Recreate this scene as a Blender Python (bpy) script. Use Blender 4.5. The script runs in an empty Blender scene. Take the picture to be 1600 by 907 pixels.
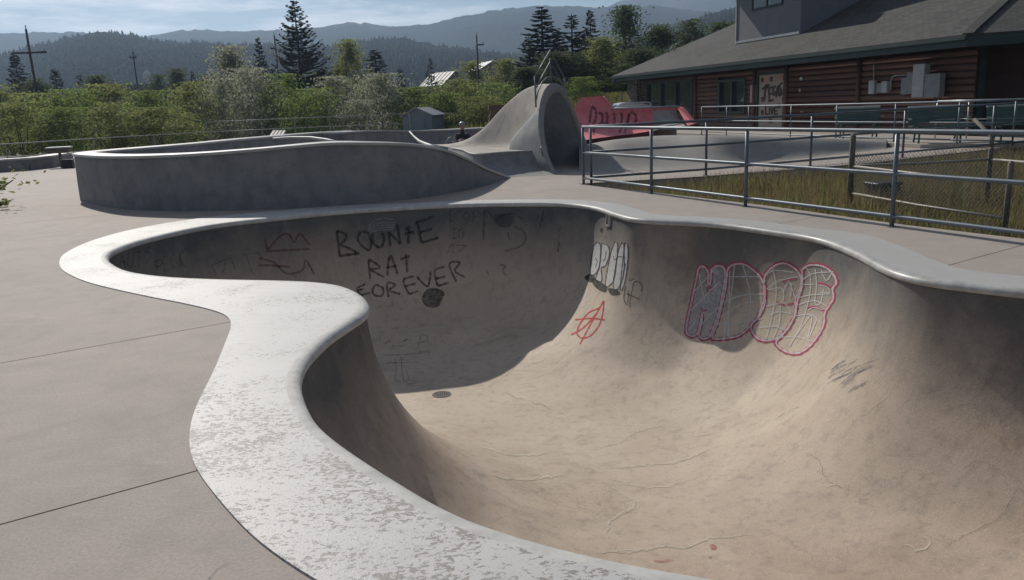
import bpy, bmesh, math, random
import numpy as np
from mathutils import Vector, Matrix
from mathutils.bvhtree import BVHTree
from mathutils.geometry import delaunay_2d_cdt

R = math.radians
random.seed(7)
rng = np.random.default_rng(11)
scn = bpy.context.scene
COL = scn.collection

# ------------------------------------------------------------------ camera
CAM_H, PITCH, ROLL, FPX = 1.55, R(13.0), R(2.4), 1250.0
UPV = Vector((0, math.sin(PITCH), math.cos(PITCH)))
FWD = Vector((0, math.cos(PITCH), -math.sin(PITCH)))
XV = Vector((1, 0, 0))
right = XV * math.cos(ROLL) - UPV * math.sin(ROLL)
up = XV * math.sin(ROLL) + UPV * math.cos(ROLL)
cam_d = bpy.data.cameras.new('camera')
cam = bpy.data.objects.new('camera', cam_d)
COL.objects.link(cam)
m = Matrix((right, up, -FWD)).transposed().to_4x4()
m.translation = (0, 0, CAM_H)
cam.matrix_world = m
cam_d.sensor_width = 36
cam_d.sensor_fit = 'HORIZONTAL'
cam_d.lens = FPX / 1600 * 36
cam_d.clip_start = 0.05
cam_d.clip_end = 30000
scn.camera = cam

# ------------------------------------------------------------------ sky, sun, exposure
SUN_AZ, SUN_EL = R(28.5), R(37.0)          # azimuth is measured to the left of straight ahead
SUN_DIR = Vector((-math.sin(SUN_AZ) * math.cos(SUN_EL), math.cos(SUN_AZ) * math.cos(SUN_EL), math.sin(SUN_EL)))
world = bpy.data.worlds.new('World')
scn.world = world
world.use_nodes = True
wn, wl = world.node_tree.nodes, world.node_tree.links
wn.clear()
w_out = wn.new('ShaderNodeOutputWorld')
w_bg = wn.new('ShaderNodeBackground')
w_sky = wn.new('ShaderNodeTexSky')
w_sky.sky_type = 'NISHITA'
w_sky.sun_disc = False
w_sky.sun_elevation = SUN_EL
w_sky.sun_rotation = -SUN_AZ
w_sky.altitude = 0
w_sky.air_density = 1.0
w_sky.dust_density = 0.1
w_sky.ozone_density = 1.4
w_tc = wn.new('ShaderNodeTexCoord')
w_map = wn.new('ShaderNodeMapping')
w_map.inputs['Scale'].default_value = (1.0, 1.0, 7.0)
w_map.inputs['Location'].default_value = (0.35, 0.2, 0.1)
w_n = wn.new('ShaderNodeTexNoise')
w_n.inputs['Scale'].default_value = 4.2
w_n.inputs['Detail'].default_value = 9
w_n.inputs['Roughness'].default_value = 0.58
w_r = wn.new('ShaderNodeValToRGB')
w_r.color_ramp.elements[0].position = 0.52
w_r.color_ramp.elements[0].color = (0, 0, 0, 1)
w_r.color_ramp.elements[1].position = 0.66
w_r.color_ramp.elements[1].color = (1, 1, 1, 1)
w_mix = wn.new('ShaderNodeMixRGB')
w_mix.inputs[2].default_value = (21.0, 20.6, 20.2, 1)
w_mul = wn.new('ShaderNodeMath')
w_mul.operation = 'MULTIPLY'
w_mul.inputs[1].default_value = 0.9
wl.new(w_tc.outputs['Generated'], w_map.inputs['Vector'])
wl.new(w_map.outputs['Vector'], w_n.inputs['Vector'])
wl.new(w_n.outputs['Fac'], w_r.inputs['Fac'])
wl.new(w_r.outputs['Color'], w_mul.inputs[0])
wl.new(w_mul.outputs[0], w_mix.inputs[0])
wl.new(w_sky.outputs['Color'], w_mix.inputs[1])
wl.new(w_mix.outputs['Color'], w_bg.inputs['Color'])
wl.new(w_bg.outputs['Background'], w_out.inputs['Surface'])
w_bg.inputs['Strength'].default_value = 0.050

sun_d = bpy.data.lights.new('sun', 'SUN')
sun_d.energy = 4.1
sun_d.angle = R(0.5)
sun_d.color = (1.0, 0.94, 0.845)
sun = bpy.data.objects.new('sun', sun_d)
sun.rotation_euler = (-SUN_DIR).to_track_quat('-Z', 'Y').to_euler()
COL.objects.link(sun)
scn.view_settings.view_transform = 'Standard'
scn.view_settings.look = 'None'
scn.view_settings.gamma = 1.0
scn.view_settings.exposure = 0.0
scn.cycles.diffuse_bounces = 3

# ------------------------------------------------------------------ photo measurements -> places in the world
def ray(x, y):
    u, v = (x - 800) / FPX, -(y - 453.5) / FPX
    return right * u + up * v + FWD
def at(x, y, z=0.0):
    d = ray(x, y); t = (z - CAM_H) / d.z
    return Vector((d.x * t, d.y * t, z))
def atd(x, y, Y):
    d = ray(x, y); t = Y / d.y
    return Vector((d.x * t, Y, CAM_H + d.z * t))
def onplane(x, y, p, n):
    d = ray(x, y); o = Vector((0, 0, CAM_H))
    return o + d * ((p - o).dot(n) / d.dot(n))

# ------------------------------------------------------------------ object helpers
def link(o, parent=None):
    COL.objects.link(o)
    if parent: o.parent = parent
    return o
def tag(o, label=None, cat=None, group=None, kind=None):
    if label: o['label'] = label
    if cat: o['category'] = cat
    if group: o['group'] = group
    if kind: o['kind'] = kind
    return o
def empty(name, loc=(0, 0, 0), rz=0, label=None, cat=None, group=None, parent=None):
    o = bpy.data.objects.new(name, None)
    o.empty_display_size = 0.2
    o.location = loc; o.rotation_euler = (0, 0, rz)
    link(o, parent)
    return tag(o, label, cat, group)
def mesh_np(name, V, F, material=None, parent=None, smooth=False, loc=None):
    V = np.asarray(V, dtype=np.float32)
    me = bpy.data.meshes.new(name)
    if isinstance(F, np.ndarray):
        k = F.shape[1]; nf = F.shape[0]
        me.vertices.add(len(V)); me.vertices.foreach_set('co', V.ravel())
        me.loops.add(nf * k); me.loops.foreach_set('vertex_index', F.ravel().astype(np.int32))
        me.polygons.add(nf)
        me.polygons.foreach_set('loop_start', np.arange(0, nf * k, k, dtype=np.int32))
        me.polygons.foreach_set('loop_total', np.full(nf, k, dtype=np.int32))
        me.update(calc_edges=True); me.validate()
    else:
        me.from_pydata([tuple(map(float, v)) for v in V], [], F); me.update()
    if smooth:
        me.polygons.foreach_set('use_smooth', np.ones(len(me.polygons), dtype=bool))
    if material: me.materials.append(material)
    o = bpy.data.objects.new(name, me)
    if loc is not None: o.location = loc
    return link(o, parent)
class MB:
    """collects simple shapes; build() links them as one mesh object"""
    def __init__(s): s.v = []; s.f = []
    def add(s, vs, fs):
        b = len(s.v); s.v += [tuple(v) for v in vs]; s.f += [tuple(b + i for i in f) for f in fs]; return s
    def box(s, c, size, ax=None, ay=None, az=None, taper=1.0):
        c = Vector(c); ax = Vector(ax or (1, 0, 0)); ay = Vector(ay or (0, 1, 0)); az = Vector(az or (0, 0, 1))
        hx, hy, hz = [q / 2 for q in size]
        vs = []
        for k, z in enumerate((-hz, hz)):
            t = 1.0 if k == 0 else taper
            for x, y in ((-hx, -hy), (hx, -hy), (hx, hy), (-hx, hy)):
                vs.append(c + ax * x * t + ay * y * t + az * z)
        return s.add(vs, [(3, 2, 1, 0), (4, 5, 6, 7), (0, 1, 5, 4), (1, 2, 6, 5), (2, 3, 7, 6), (3, 0, 4, 7)])
    def bevbox(s, c, size, b=0.01, ax=None, ay=None, az=None):
        c = Vector(c); ax = Vector(ax or (1, 0, 0)); ay = Vector(ay or (0, 1, 0)); az = Vector(az or (0, 0, 1))
        hx, hy, hz = [q / 2 for q in size]
        lv = [(-hz, b), (-hz + b, 0), (hz - b, 0), (hz, b)]
        vs, fs = [], []
        for z, i in lv:
            a, e = hx - i, hy - i
            for x, y in ((-a, -e + b), (-a + b, -e), (a - b, -e), (a, -e + b), (a, e - b), (a - b, e), (-a + b, e), (-a, e - b)):
                vs.append(c + ax * x + ay * y + az * z)
        for k in range(3):
            for i in range(8):
                j = (i + 1) % 8; fs.append((k * 8 + i, k * 8 + j, k * 8 + 8 + j, k * 8 + 8 + i))
        fs.append(tuple(range(7, -1, -1))); fs.append(tuple(range(24, 32)))
        return s.add(vs, fs)
    def tube(s, pts, r, n=8, caps=True, closed=False):
        pts = [Vector(p) for p in pts]; N = len(pts)
        rr = r if hasattr(r, '__len__') else [r] * N
        vs, fs = [], []
        prev = None
        for i, p in enumerate(pts):
            if closed: d = pts[(i + 1) % N] - pts[i - 1]
            else: d = pts[min(i + 1, N - 1)] - pts[max(i - 1, 0)]
            d = d.normalized() if d.length > 1e-9 else Vector((0, 0, 1))
            if prev is None:
                a = d.cross(Vector((0, 0, 1)))
                if a.length < 1e-3: a = d.cross(Vector((0, 1, 0)))
            else: a = prev - d * prev.dot(d)
            a.normalize(); prev = a; b = d.cross(a)
            for k in range(n):
                t = 2 * math.pi * k / n
                vs.append(p + (a * math.cos(t) + b * math.sin(t)) * rr[i])
        for i in range(N if closed else N - 1):
            i2 = (i + 1) % N
            for k in range(n):
                k2 = (k + 1) % n
                fs.append((i * n + k, i * n + k2, i2 * n + k2, i2 * n + k))
        if caps and not closed:
            fs.append(tuple(range(n - 1, -1, -1))); fs.append(tuple(range((N - 1) * n, N * n)))
        return s.add(vs, fs)
    def build(s, name, material, parent=None, smooth=False, kind=None):
        o = mesh_np(name, s.v, s.f, material, parent, smooth)
        if kind: o['kind'] = kind
        return o
def spline(P, step, closed=False):
    """Catmull-Rom through P, resampled to about even steps"""
    P = np.asarray(P, float); n = len(P); out = []
    for i in range(n if closed else n - 1):
        if closed: p0, p1, p2, p3 = P[i - 1], P[i], P[(i + 1) % n], P[(i + 2) % n]
        else: p0, p1, p2, p3 = P[max(i - 1, 0)], P[i], P[i + 1], P[min(i + 2, n - 1)]
        for t in np.linspace(0, 1, 24, endpoint=False):
            out.append(0.5 * ((2 * p1) + (-p0 + p2) * t + (2 * p0 - 5 * p1 + 4 * p2 - p3) * t * t + (-p0 + 3 * p1 - 3 * p2 + p3) * t ** 3))
    if closed: out.append(out[0])
    else: out.append(P[-1])
    out = np.array(out)
    L = np.concatenate([[0], np.cumsum(np.linalg.norm(np.diff(out, axis=0), axis=1))])
    N = max(2, int(round(L[-1] / step)))
    s = np.linspace(0, L[-1], N + 1)
    q = np.stack([np.interp(s, L, out[:, k]) for k in range(out.shape[1])], 1)
    return q[:-1] if closed else q
def inside(poly, pts):
    poly = np.asarray(poly); pts = np.asarray(pts)
    x, y = pts[:, 0], pts[:, 1]; r = np.zeros(len(pts), bool)
    j = len(poly) - 1
    for i in range(len(poly)):
        xi, yi, xj, yj = poly[i][0], poly[i][1], poly[j][0], poly[j][1]
        with np.errstate(divide='ignore', invalid='ignore'):
            c = ((yi > y) != (yj > y)) & (x < (xj - xi) * (y - yi) / (yj - yi) + xi)
        r ^= c; j = i
    return r
def cdt(loops, extra, keep):
    """constrained triangulation; keep(centres)->mask of triangles to keep"""
    pts, edges = [], []
    for lp in loops:
        b = len(pts); n = len(lp)
        pts += [Vector((float(p[0]), float(p[1]))) for p in lp]
        edges += [(b + i, b + (i + 1) % n) for i in range(n)]
    pts += [Vector((float(p[0]), float(p[1]))) for p in extra]
    v, e, f, _, _, _ = delaunay_2d_cdt(pts, edges, [], 0, 1e-5)
    v = np.array([(a.x, a.y) for a in v])
    f = np.array([t for t in f if len(t) == 3])
    a, b, c = v[f[:, 0]], v[f[:, 1]], v[f[:, 2]]
    cr = (b[:, 0] - a[:, 0]) * (c[:, 1] - a[:, 1]) - (b[:, 1] - a[:, 1]) * (c[:, 0] - a[:, 0])
    f[cr < 0] = f[cr < 0][:, ::-1]
    f = f[keep((a + b + c) / 3) & (abs(cr) > 1e-9)]
    return v, f

# ------------------------------------------------------------------ materials
class NT:
    def __init__(s, name):
        s.m = bpy.data.materials.new(name); s.m.use_nodes = True
        s.n, s.l = s.m.node_tree.nodes, s.m.node_tree.links
        s.b = s.n['Principled BSDF']
        s.tc = s.n.new('ShaderNodeTexCoord')
        s.geo = s.n.new('ShaderNodeNewGeometry')
        s.P = s.geo.outputs['Position']
    def set(s, sock, v):
        if isinstance(v, bpy.types.NodeSocket): s.l.new(v, sock)
        else: sock.default_value = v
    def noise(s, scale, detail=4, rough=0.55, vec=None, dist=0.0):
        n = s.n.new('ShaderNodeTexNoise')
        s.l.new(vec or s.P, n.inputs['Vector'])
        n.inputs['Scale'].default_value = scale; n.inputs['Detail'].default_value = detail
        n.inputs['Roughness'].default_value = rough; n.inputs['Distortion'].default_value = dist
        return n.outputs['Fac']
    def voro(s, scale, vec=None, feature='F1'):
        n = s.n.new('ShaderNodeTexVoronoi'); n.feature = feature
        s.l.new(vec or s.P, n.inputs['Vector']); n.inputs['Scale'].default_value = scale
        return n.outputs['Distance']
    def ramp(s, fac, a, b, ca=(0, 0, 0, 1), cb=(1, 1, 1, 1)):
        n = s.n.new('ShaderNodeValToRGB'); s.l.new(fac, n.inputs['Fac'])
        n.color_ramp.elements[0].position = a; n.color_ramp.elements[0].color = ca
        n.color_ramp.elements[1].position = b; n.color_ramp.elements[1].color = cb
        return n.outputs['Color']
    def mix(s, fac, a, b, mode='MIX'):
        n = s.n.new('ShaderNodeMixRGB'); n.blend_type = mode
        s.set(n.inputs[0], fac)
        for k, c in ((1, a), (2, b)):
            if isinstance(c, (tuple, list)) and len(c) == 3: c = (*c, 1)
            s.set(n.inputs[k], c)
        return n.outputs[0]
    def math(s, op, a, b=0.0):
        n = s.n.new('ShaderNodeMath'); n.operation = op
        s.set(n.inputs[0], a); s.set(n.inputs[1], b)
        return n.outputs[0]
    def scaled(s, sc, rot=(0, 0, 0)):
        n = s.n.new('ShaderNodeMapping'); s.l.new(s.P, n.inputs['Vector'])
        n.inputs['Scale'].default_value = sc; n.inputs['Rotation'].default_value = rot
        return n.outputs['Vector']
    def xyz(s):
        n = s.n.new('ShaderNodeSeparateXYZ'); s.l.new(s.P, n.inputs[0]); return n.outputs
    def bump(s, h, strength=0.3, dist=0.01):
        n = s.n.new('ShaderNodeBump'); n.inputs['Strength'].default_value = strength
        n.inputs['Distance'].default_value = dist
        s.l.new(h, n.inputs['Height']); s.l.new(n.outputs['Normal'], s.b.inputs['Normal'])
    def done(s, col, rough=0.8, metal=0.0, spec=0.4):
        if isinstance(col, (tuple, list)) and len(col) == 3: col = (*col, 1)
        s.set(s.b.inputs['Base Color'], col); s.set(s.b.inputs['Roughness'], rough)
        s.b.inputs['Metallic'].default_value = metal
        s.b.inputs['Specular IOR Level'].default_value = spec
        return s.m
def simple(name, c, rough=0.7, var=0.25, scale=4.0, metal=0.0, spec=0.4, bump=0.0, bscale=60):
    t = NT(name)
    n = t.noise(scale, 5, 0.6)
    lo = tuple(q * (1 - var) for q in c); hi = tuple(min(1, q * (1 + var)) for q in c)
    col = t.mix(t.ramp(n, 0.3, 0.7), lo, hi)
    if bump: t.bump(t.noise(bscale, 3), bump, 0.01)
    return t.done(col, rough, metal, spec)

def concrete(name, base, warm, seed=0.0, rough=0.78, stain=0.5, spec=0.35, blotch=0.5):
    t = NT(name)
    big = t.noise(blotch, 5, 0.6)
    mid = t.noise(3.1, 6, 0.65, dist=0.4)
    fine = t.noise(70, 3, 0.6)
    c = t.mix(t.ramp(big, 0.35, 0.68), base, warm)
    c = t.mix(t.math('MULTIPLY', t.ramp(mid, 0.45, 0.75), stain * 0.45), c, tuple(q * 0.62 for q in base))
    c = t.mix(0.20, c, t.ramp(fine, 0.25, 0.75, (0.08, 0.08, 0.08, 1), (0.95, 0.93, 0.9, 1)), 'OVERLAY')
    c = t.mix(t.math('MULTIPLY', t.ramp(t.voro(34), 0.02, 0.07, (1, 1, 1, 1), (0, 0, 0, 1)), 0.35), c, tuple(min(1, q * 1.5) for q in warm))
    oi = t.n.new('ShaderNodeObjectInfo')
    c = t.mix(t.math('MULTIPLY', oi.outputs['Random'], 0.16), c, tuple(q * 0.75 for q in base))
    # weather streaks down upright faces, scuffs across flat ones
    stz = t.noise(5.0, 6, 0.7, vec=t.scaled((1.0, 1.0, 0.30)), dist=0.8)
    nz = t.n.new('ShaderNodeSeparateXYZ'); t.l.new(t.geo.outputs['Normal'], nz.inputs[0])
    upr = t.ramp(t.math('ABSOLUTE', nz.outputs[2]), 0.3, 0.7, (1, 1, 1, 1), (0, 0, 0, 1))
    c = t.mix(t.math('MULTIPLY', t.math('MULTIPLY', t.ramp(stz, 0.50, 0.78), upr), 0.38), c, tuple(q * 0.5 for q in base))
    scf = t.noise(1.6, 9, 0.78, vec=t.scaled((0.45, 2.6, 1.0), (0, 0, -0.55)), dist=1.2)
    c = t.mix(t.math('MULTIPLY', t.ramp(scf, 0.58, 0.72), 0.5), c, tuple(min(1, q * 1.28) for q in warm))
    scd = t.noise(0.8, 8, 0.72, dist=0.8)
    c = t.mix(t.math('MULTIPLY', t.ramp(scd, 0.52, 0.70), 0.40), c, tuple(q * 0.66 for q in base))
    spots = t.math('MULTIPLY', t.ramp(t.voro(5.5), 0.03, 0.055, (1, 1, 1, 1), (0, 0, 0, 1)), t.ramp(t.noise(0.7, 2), 0.5, 0.6))
    c = t.mix(t.math('MULTIPLY', spots, 0.5), c, tuple(q * 0.45 for q in base))
    t.bump(t.math('ADD', fine, t.math('MULTIPLY', mid, 2.0)), 0.25, 0.006)
    return t.done(c, rough, 0, spec)

def leafmat(name, dark, light, trans=0.55):
    t = NT(name)
    r = t.geo.outputs['Random Per Island']
    big = t.noise(0.55, 3)
    c = t.mix(r, dark, light)
    c = t.mix(t.math('MULTIPLY', t.ramp(big, 0.35, 0.7), 0.5), c, tuple(q * 0.55 for q in dark))
    t.done(c, 0.7, 0, 0.15)
    tr = t.n.new('ShaderNodeBsdfTranslucent')
    t.l.new(t.mix(0.5, c, tuple(min(1, q * 2.3) for q in light)), tr.inputs['Color'])
    mx = t.n.new('ShaderNodeMixShader'); mx.inputs[0].default_value = trans
    t.l.new(t.b.outputs[0], mx.inputs[1]); t.l.new(tr.outputs[0], mx.inputs[2])
    t.l.new(mx.outputs[0], t.n['Material Output'].inputs['Surface'])
    return t.m

M = {}
M['deck'] = concrete('deck_concrete', (0.345, 0.305, 0.275), (0.40, 0.34, 0.30), stain=0.8)
M['joint'] = simple('joint_dirt', (0.07, 0.062, 0.055), 0.95)
M['wall'] = concrete('wall_concrete', (0.205, 0.213, 0.226), (0.285, 0.28, 0.272), stain=1.9, blotch=1.1)
M['wave'] = concrete('wave_concrete', (0.36, 0.335, 0.295), (0.47, 0.43, 0.375), stain=2.0, blotch=1.3)
M['mound'] = concrete('mound_concrete', (0.27, 0.26, 0.245), (0.33, 0.31, 0.285), stain=0.9)
M['patio'] = concrete('patio_concrete', (0.36, 0.33, 0.30), (0.41, 0.37, 0.33))
M['greyrim'] = simple('rim_concrete', (0.42, 0.42, 0.41), 0.5, 0.15, 2.0, bump=0.2)

def bowl_material():
    t = NT('bowl_concrete')
    x, y, z = t.xyz()
    n1 = t.noise(0.75, 6, 0.62, dist=0.6)
    n2 = t.noise(4.5, 6, 0.68, dist=0.5)
    fine = t.noise(85, 3, 0.6)
    # dust and rust-brown silt lie on the floor and lower transitions, bare grey cement above
    h = t.math('ADD', z, t.math('MULTIPLY', t.math('SUBTRACT', n1, 0.5), 1.5))
    tan = t.mix(t.ramp(n1, 0.3, 0.7), (0.45, 0.37, 0.29), (0.56, 0.475, 0.385))
    # reddish silt has collected at the shallow end
    silt = t.n.new('ShaderNodeMapRange'); t.l.new(t.math('ADD', y, t.math('MULTIPLY', t.math('SUBTRACT', n1, 0.5), 5.0)), silt.inputs[0])
    silt.inputs[1].default_value = 3.0; silt.inputs[2].default_value = 8.5; silt.inputs[3].default_value = 1.0; silt.inputs[4].default_value = 0.0
    tan = t.mix(t.math('MULTIPLY', silt.outputs[0], 0.85), tan, t.mix(t.ramp(n2, 0.3, 0.7), (0.33, 0.245, 0.185), (0.44, 0.33, 0.255)))
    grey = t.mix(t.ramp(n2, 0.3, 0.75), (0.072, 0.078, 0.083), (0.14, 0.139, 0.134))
    # tan reaches higher on the right, painting the sunlit look of those walls
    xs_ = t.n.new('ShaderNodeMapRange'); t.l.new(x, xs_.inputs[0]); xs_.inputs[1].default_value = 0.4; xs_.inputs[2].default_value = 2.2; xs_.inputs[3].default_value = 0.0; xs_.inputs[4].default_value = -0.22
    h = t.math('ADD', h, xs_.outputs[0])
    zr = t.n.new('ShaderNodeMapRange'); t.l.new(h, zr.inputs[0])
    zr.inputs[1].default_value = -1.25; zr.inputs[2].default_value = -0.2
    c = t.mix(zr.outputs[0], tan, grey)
    # grime plus painted shade darkens the right corner pocket and behind the big letters
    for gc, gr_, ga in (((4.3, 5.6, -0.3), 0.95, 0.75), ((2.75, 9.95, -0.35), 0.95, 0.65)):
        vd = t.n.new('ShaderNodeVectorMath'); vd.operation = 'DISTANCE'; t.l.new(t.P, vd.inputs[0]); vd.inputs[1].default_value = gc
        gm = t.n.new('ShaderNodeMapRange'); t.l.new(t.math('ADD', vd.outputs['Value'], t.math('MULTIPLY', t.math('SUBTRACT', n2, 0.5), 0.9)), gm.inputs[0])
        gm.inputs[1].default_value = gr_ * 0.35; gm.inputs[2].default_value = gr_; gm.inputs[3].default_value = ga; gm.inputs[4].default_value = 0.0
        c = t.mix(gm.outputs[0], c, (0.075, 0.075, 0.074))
    st = t.noise(9.0, 5, 0.7, vec=t.scaled((1.0, 1.0, 0.18)))
    c = t.mix(t.math('MULTIPLY', t.ramp(st, 0.5, 0.78), 0.45), c, (0.13, 0.125, 0.12))
    dk = t.noise(1.6, 6, 0.7, dist=1.2)
    c = t.mix(t.math('MULTIPLY', t.ramp(dk, 0.56, 0.74), 0.40), c, (0.15, 0.13, 0.115))
    # pale scuffs, sweeping trowel marks
    sw = t.noise(2.2, 8, 0.75, vec=t.scaled((0.5, 2.2, 0.6), (0, 0, 0.5)), dist=2.2)
    c = t.mix(t.math('MULTIPLY', t.ramp(sw, 0.60, 0.72), 0.30), c, (0.50, 0.44, 0.36))
    sw2 = t.noise(13, 8, 0.8, vec=t.scaled((0.35, 1.6, 0.7), (0, 0, -0.3)), dist=1.5)
    c = t.mix(t.math('MULTIPLY', t.ramp(sw2, 0.64, 0.70), 0.35), c, (0.20, 0.165, 0.14))
    # fine craze cracks, only in patches
    wob = t.n.new('ShaderNodeVectorMath'); wob.operation = 'ADD'
    wn_ = t.n.new('ShaderNodeTexNoise'); t.l.new(t.P, wn_.inputs['Vector']); wn_.inputs['Scale'].default_value = 4.0; wn_.inputs['Detail'].default_value = 6
    wsc = t.n.new('ShaderNodeVectorMath'); wsc.operation = 'SCALE'; wsc.inputs['Scale'].default_value = 0.55; t.l.new(wn_.outputs['Color'], wsc.inputs[0])
    t.l.new(t.P, wob.inputs[0]); t.l.new(wsc.outputs[0], wob.inputs[1])
    ve = t.voro(1.3, wob.outputs[0], 'DISTANCE_TO_EDGE')
    hair = t.math('MULTIPLY', t.ramp(ve, 0.0, 0.012, (1, 1, 1, 1), (0, 0, 0, 1)), t.ramp(t.noise(0.9, 3), 0.5, 0.58))
    c = t.mix(t.math('MULTIPLY', hair, 0.32), c, (0.16, 0.125, 0.095))
    pit = t.math('MULTIPLY', t.ramp(t.voro(11), 0.015, 0.035, (1, 1, 1, 1), (0, 0, 0, 1)), t.ramp(t.noise(1.3, 3), 0.5, 0.6))
    c = t.mix(t.math('MULTIPLY', pit, 0.7), c, (0.55, 0.48, 0.40))
    c = t.mix(0.20, c, t.ramp(fine, 0.25, 0.75, (0.1, 0.1, 0.1, 1), (0.95, 0.92, 0.88, 1)), 'OVERLAY')
    t.bump(t.math('ADD', fine, t.math('MULTIPLY', n2, 3.0)), 0.22, 0.007)
    return t.done(c, 0.74, 0, 0.4)
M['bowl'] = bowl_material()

def band_material():
    t = NT('painted_band')
    x, y, z = t.xyz()
    n1 = t.noise(0.9, 5, 0.6)
    vec = t.scaled((38, 58, 40), (0, 0, R(-28)))
    fl = t.noise(1.0, 5, 0.62, vec=vec, dist=0.6)
    cl = t.noise(1.7, 4, 0.6)                       # flaking comes in patches
    th = t.math('ADD', fl, t.math('MULTIPLY', cl, 0.62))
    # the paint is worn most where skaters stand, near the lower end of the pool
    wear = t.n.new('ShaderNodeMapRange'); t.l.new(y, wear.inputs[0])
    wear.inputs[1].default_value = 2.0; wear.inputs[2].default_value = 5.0
    wear.inputs[3].default_value = 0.065; wear.inputs[4].default_value = -0.045
    th = t.math('ADD', th, wear.outputs[0])
    chip = t.ramp(th, 0.882, 0.905)
    big_ = t.noise(1.0, 6, 0.65, vec=t.scaled((11, 17, 12), (0, 0, R(-28))), dist=0.8)
    chip2 = t.ramp(t.math('ADD', t.math('ADD', big_, t.math('MULTIPLY', cl, 0.62)), wear.outputs[0]), 0.955, 0.975)
    scr = t.noise(1.0, 7, 0.7, vec=t.scaled((3, 60, 20), (0, 0, R(40))), dist=0.3)
    scrape = t.math('MULTIPLY', t.ramp(scr, 0.64, 0.72), t.ramp(t.noise(1.1, 3), 0.48, 0.62))
    chip = t.mix(1.0, t.mix(1.0, chip, chip2, 'LIGHTEN'), t.math('MULTIPLY', scrape, 0.45), 'LIGHTEN')
    paint = t.mix(t.ramp(n1, 0.3, 0.7), (0.47, 0.46, 0.455), (0.56, 0.548, 0.53))
    paint = t.mix(t.math('MULTIPLY', t.ramp(t.noise(6, 6, 0.7), 0.5, 0.75), 0.3), paint, (0.47, 0.46, 0.44))
    bare = t.mix(t.noise(30, 3), (0.20, 0.185, 0.17), (0.30, 0.28, 0.255))
    grime = t.noise(2.4, 8, 0.75, vec=t.scaled((1.0, 2.4, 1.0), (0, 0, 0.6)), dist=1.0)
    paint = t.mix(t.math('MULTIPLY', t.ramp(grime, 0.52, 0.70), 0.35), paint, (0.36, 0.345, 0.33))
    c = t.mix(chip, paint, bare)
    gx = t.n.new('ShaderNodeMapRange')
    t.l.new(t.math('ADD', x, t.math('MULTIPLY', t.math('SUBTRACT', n1, 0.5), 0.8)), gx.inputs[0])
    gx.inputs[1].default_value = 0.3; gx.inputs[2].default_value = 1.9
    gr = t.mix(t.noise(5, 5, 0.65), (0.35, 0.345, 0.33), (0.46, 0.45, 0.43))
    c = t.mix(gx.outputs[0], c, gr)
    t.bump(t.math('SUBTRACT', t.noise(90, 3), t.math('MULTIPLY', chip, 1.5)), 0.3, 0.004)
    return t.done(c, t.mix(gx.outputs[0], (0.55, 0.55, 0.55), (0.5, 0.5, 0.5)), 0, 0.45)
M['band'] = band_material()
def nose_material():
    t = NT('rim_nose_concrete')
    x, y, z = t.xyz()
    gx = t.n.new('ShaderNodeMapRange'); t.l.new(x, gx.inputs[0])
    gx.inputs[1].default_value = 0.3; gx.inputs[2].default_value = 1.9
    a = t.mix(t.ramp(t.noise(7, 6, 0.7), 0.40, 0.72), (0.54, 0.53, 0.505), (0.36, 0.355, 0.335))
    b = t.mix(t.ramp(t.noise(5, 6, 0.7), 0.35, 0.7), (0.46, 0.455, 0.44), (0.27, 0.265, 0.255))
    t.bump(t.noise(60, 3), 0.2, 0.004)
    return t.done(t.mix(gx.outputs[0], a, b), t.mix(gx.outputs[0], (0.62, 0.62, 0.62), (0.40, 0.40, 0.40)), 0, 0.4)
M['nose'] = nose_material()
M['steel'] = simple('painted_steel', (0.125, 0.15, 0.175), 0.45, 0.18, 6, metal=0.35, spec=0.5)
M['galv'] = simple('galvanised_steel', (0.38, 0.39, 0.39), 0.45, 0.2, 8, metal=0.6)
def paint(name, c, cover=0.9, worn=0.5, scale=26, rough=0.75):
    t = NT(name)
    n = t.noise(scale, 6, 0.75); big = t.noise(3.0, 3)
    a = t.math('MULTIPLY', t.ramp(t.math('ADD', n, t.math('MULTIPLY', big, 0.35)), 0.38 + 0.22 * worn, 0.62 + 0.22 * worn, (cover, cover, cover, 1), (cover * (1 - worn), cover * (1 - worn), cover * (1 - worn), 1)), 1.0)
    t.l.new(a, t.b.inputs['Alpha'])
    return t.done(t.mix(n, tuple(q * 0.8 for q in c), tuple(min(1, q * 1.2) for q in c)), rough, 0, 0.3)
M['black_paint'] = paint('black_spray', (0.022, 0.022, 0.024), 0.92, 0.35)
M['worn_black'] = paint('worn_black_spray', (0.024, 0.025, 0.027), 0.78, 0.6)
M['faint_paint'] = paint('faded_spray', (0.03, 0.03, 0.033), 0.42, 0.6)
M['maroon_paint'] = paint('faded_maroon_spray', (0.17, 0.035, 0.035), 0.62, 0.5)
M['green_paint'] = paint('faded_green_spray', (0.03, 0.045, 0.038), 0.42, 0.6)
M['white_paint'] = paint('white_spray', (0.66, 0.66, 0.66), 0.93, 0.4)
M['silver_paint'] = paint('silver_spray', (0.44, 0.45, 0.46), 0.85, 0.7, 14)
M['pale_paint'] = paint('thin_pale_spray', (0.50, 0.49, 0.48), 0.75, 0.5)
M['magenta_paint'] = paint('magenta_spray', (0.46, 0.055, 0.12), 0.95, 0.25)
M['red_paint'] = paint('red_spray', (0.55, 0.045, 0.05), 0.95, 0.3)
M['blue_scuff'] = paint('slate_scuff', (0.20, 0.205, 0.215), 0.7, 0.7)
M['crack'] = paint('crack_shadow', (0.09, 0.07, 0.055), 0.8, 0.6, 14)
M['red_smear'] = paint('rubbed_red', (0.40, 0.10, 0.09), 0.65, 0.7)
M['hole'] = simple('hole_shade', (0.05, 0.045, 0.04), 0.95)
M['crackfill'] = paint('crack_filler', (0.68, 0.61, 0.50), 0.92, 0.4, 18)
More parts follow.
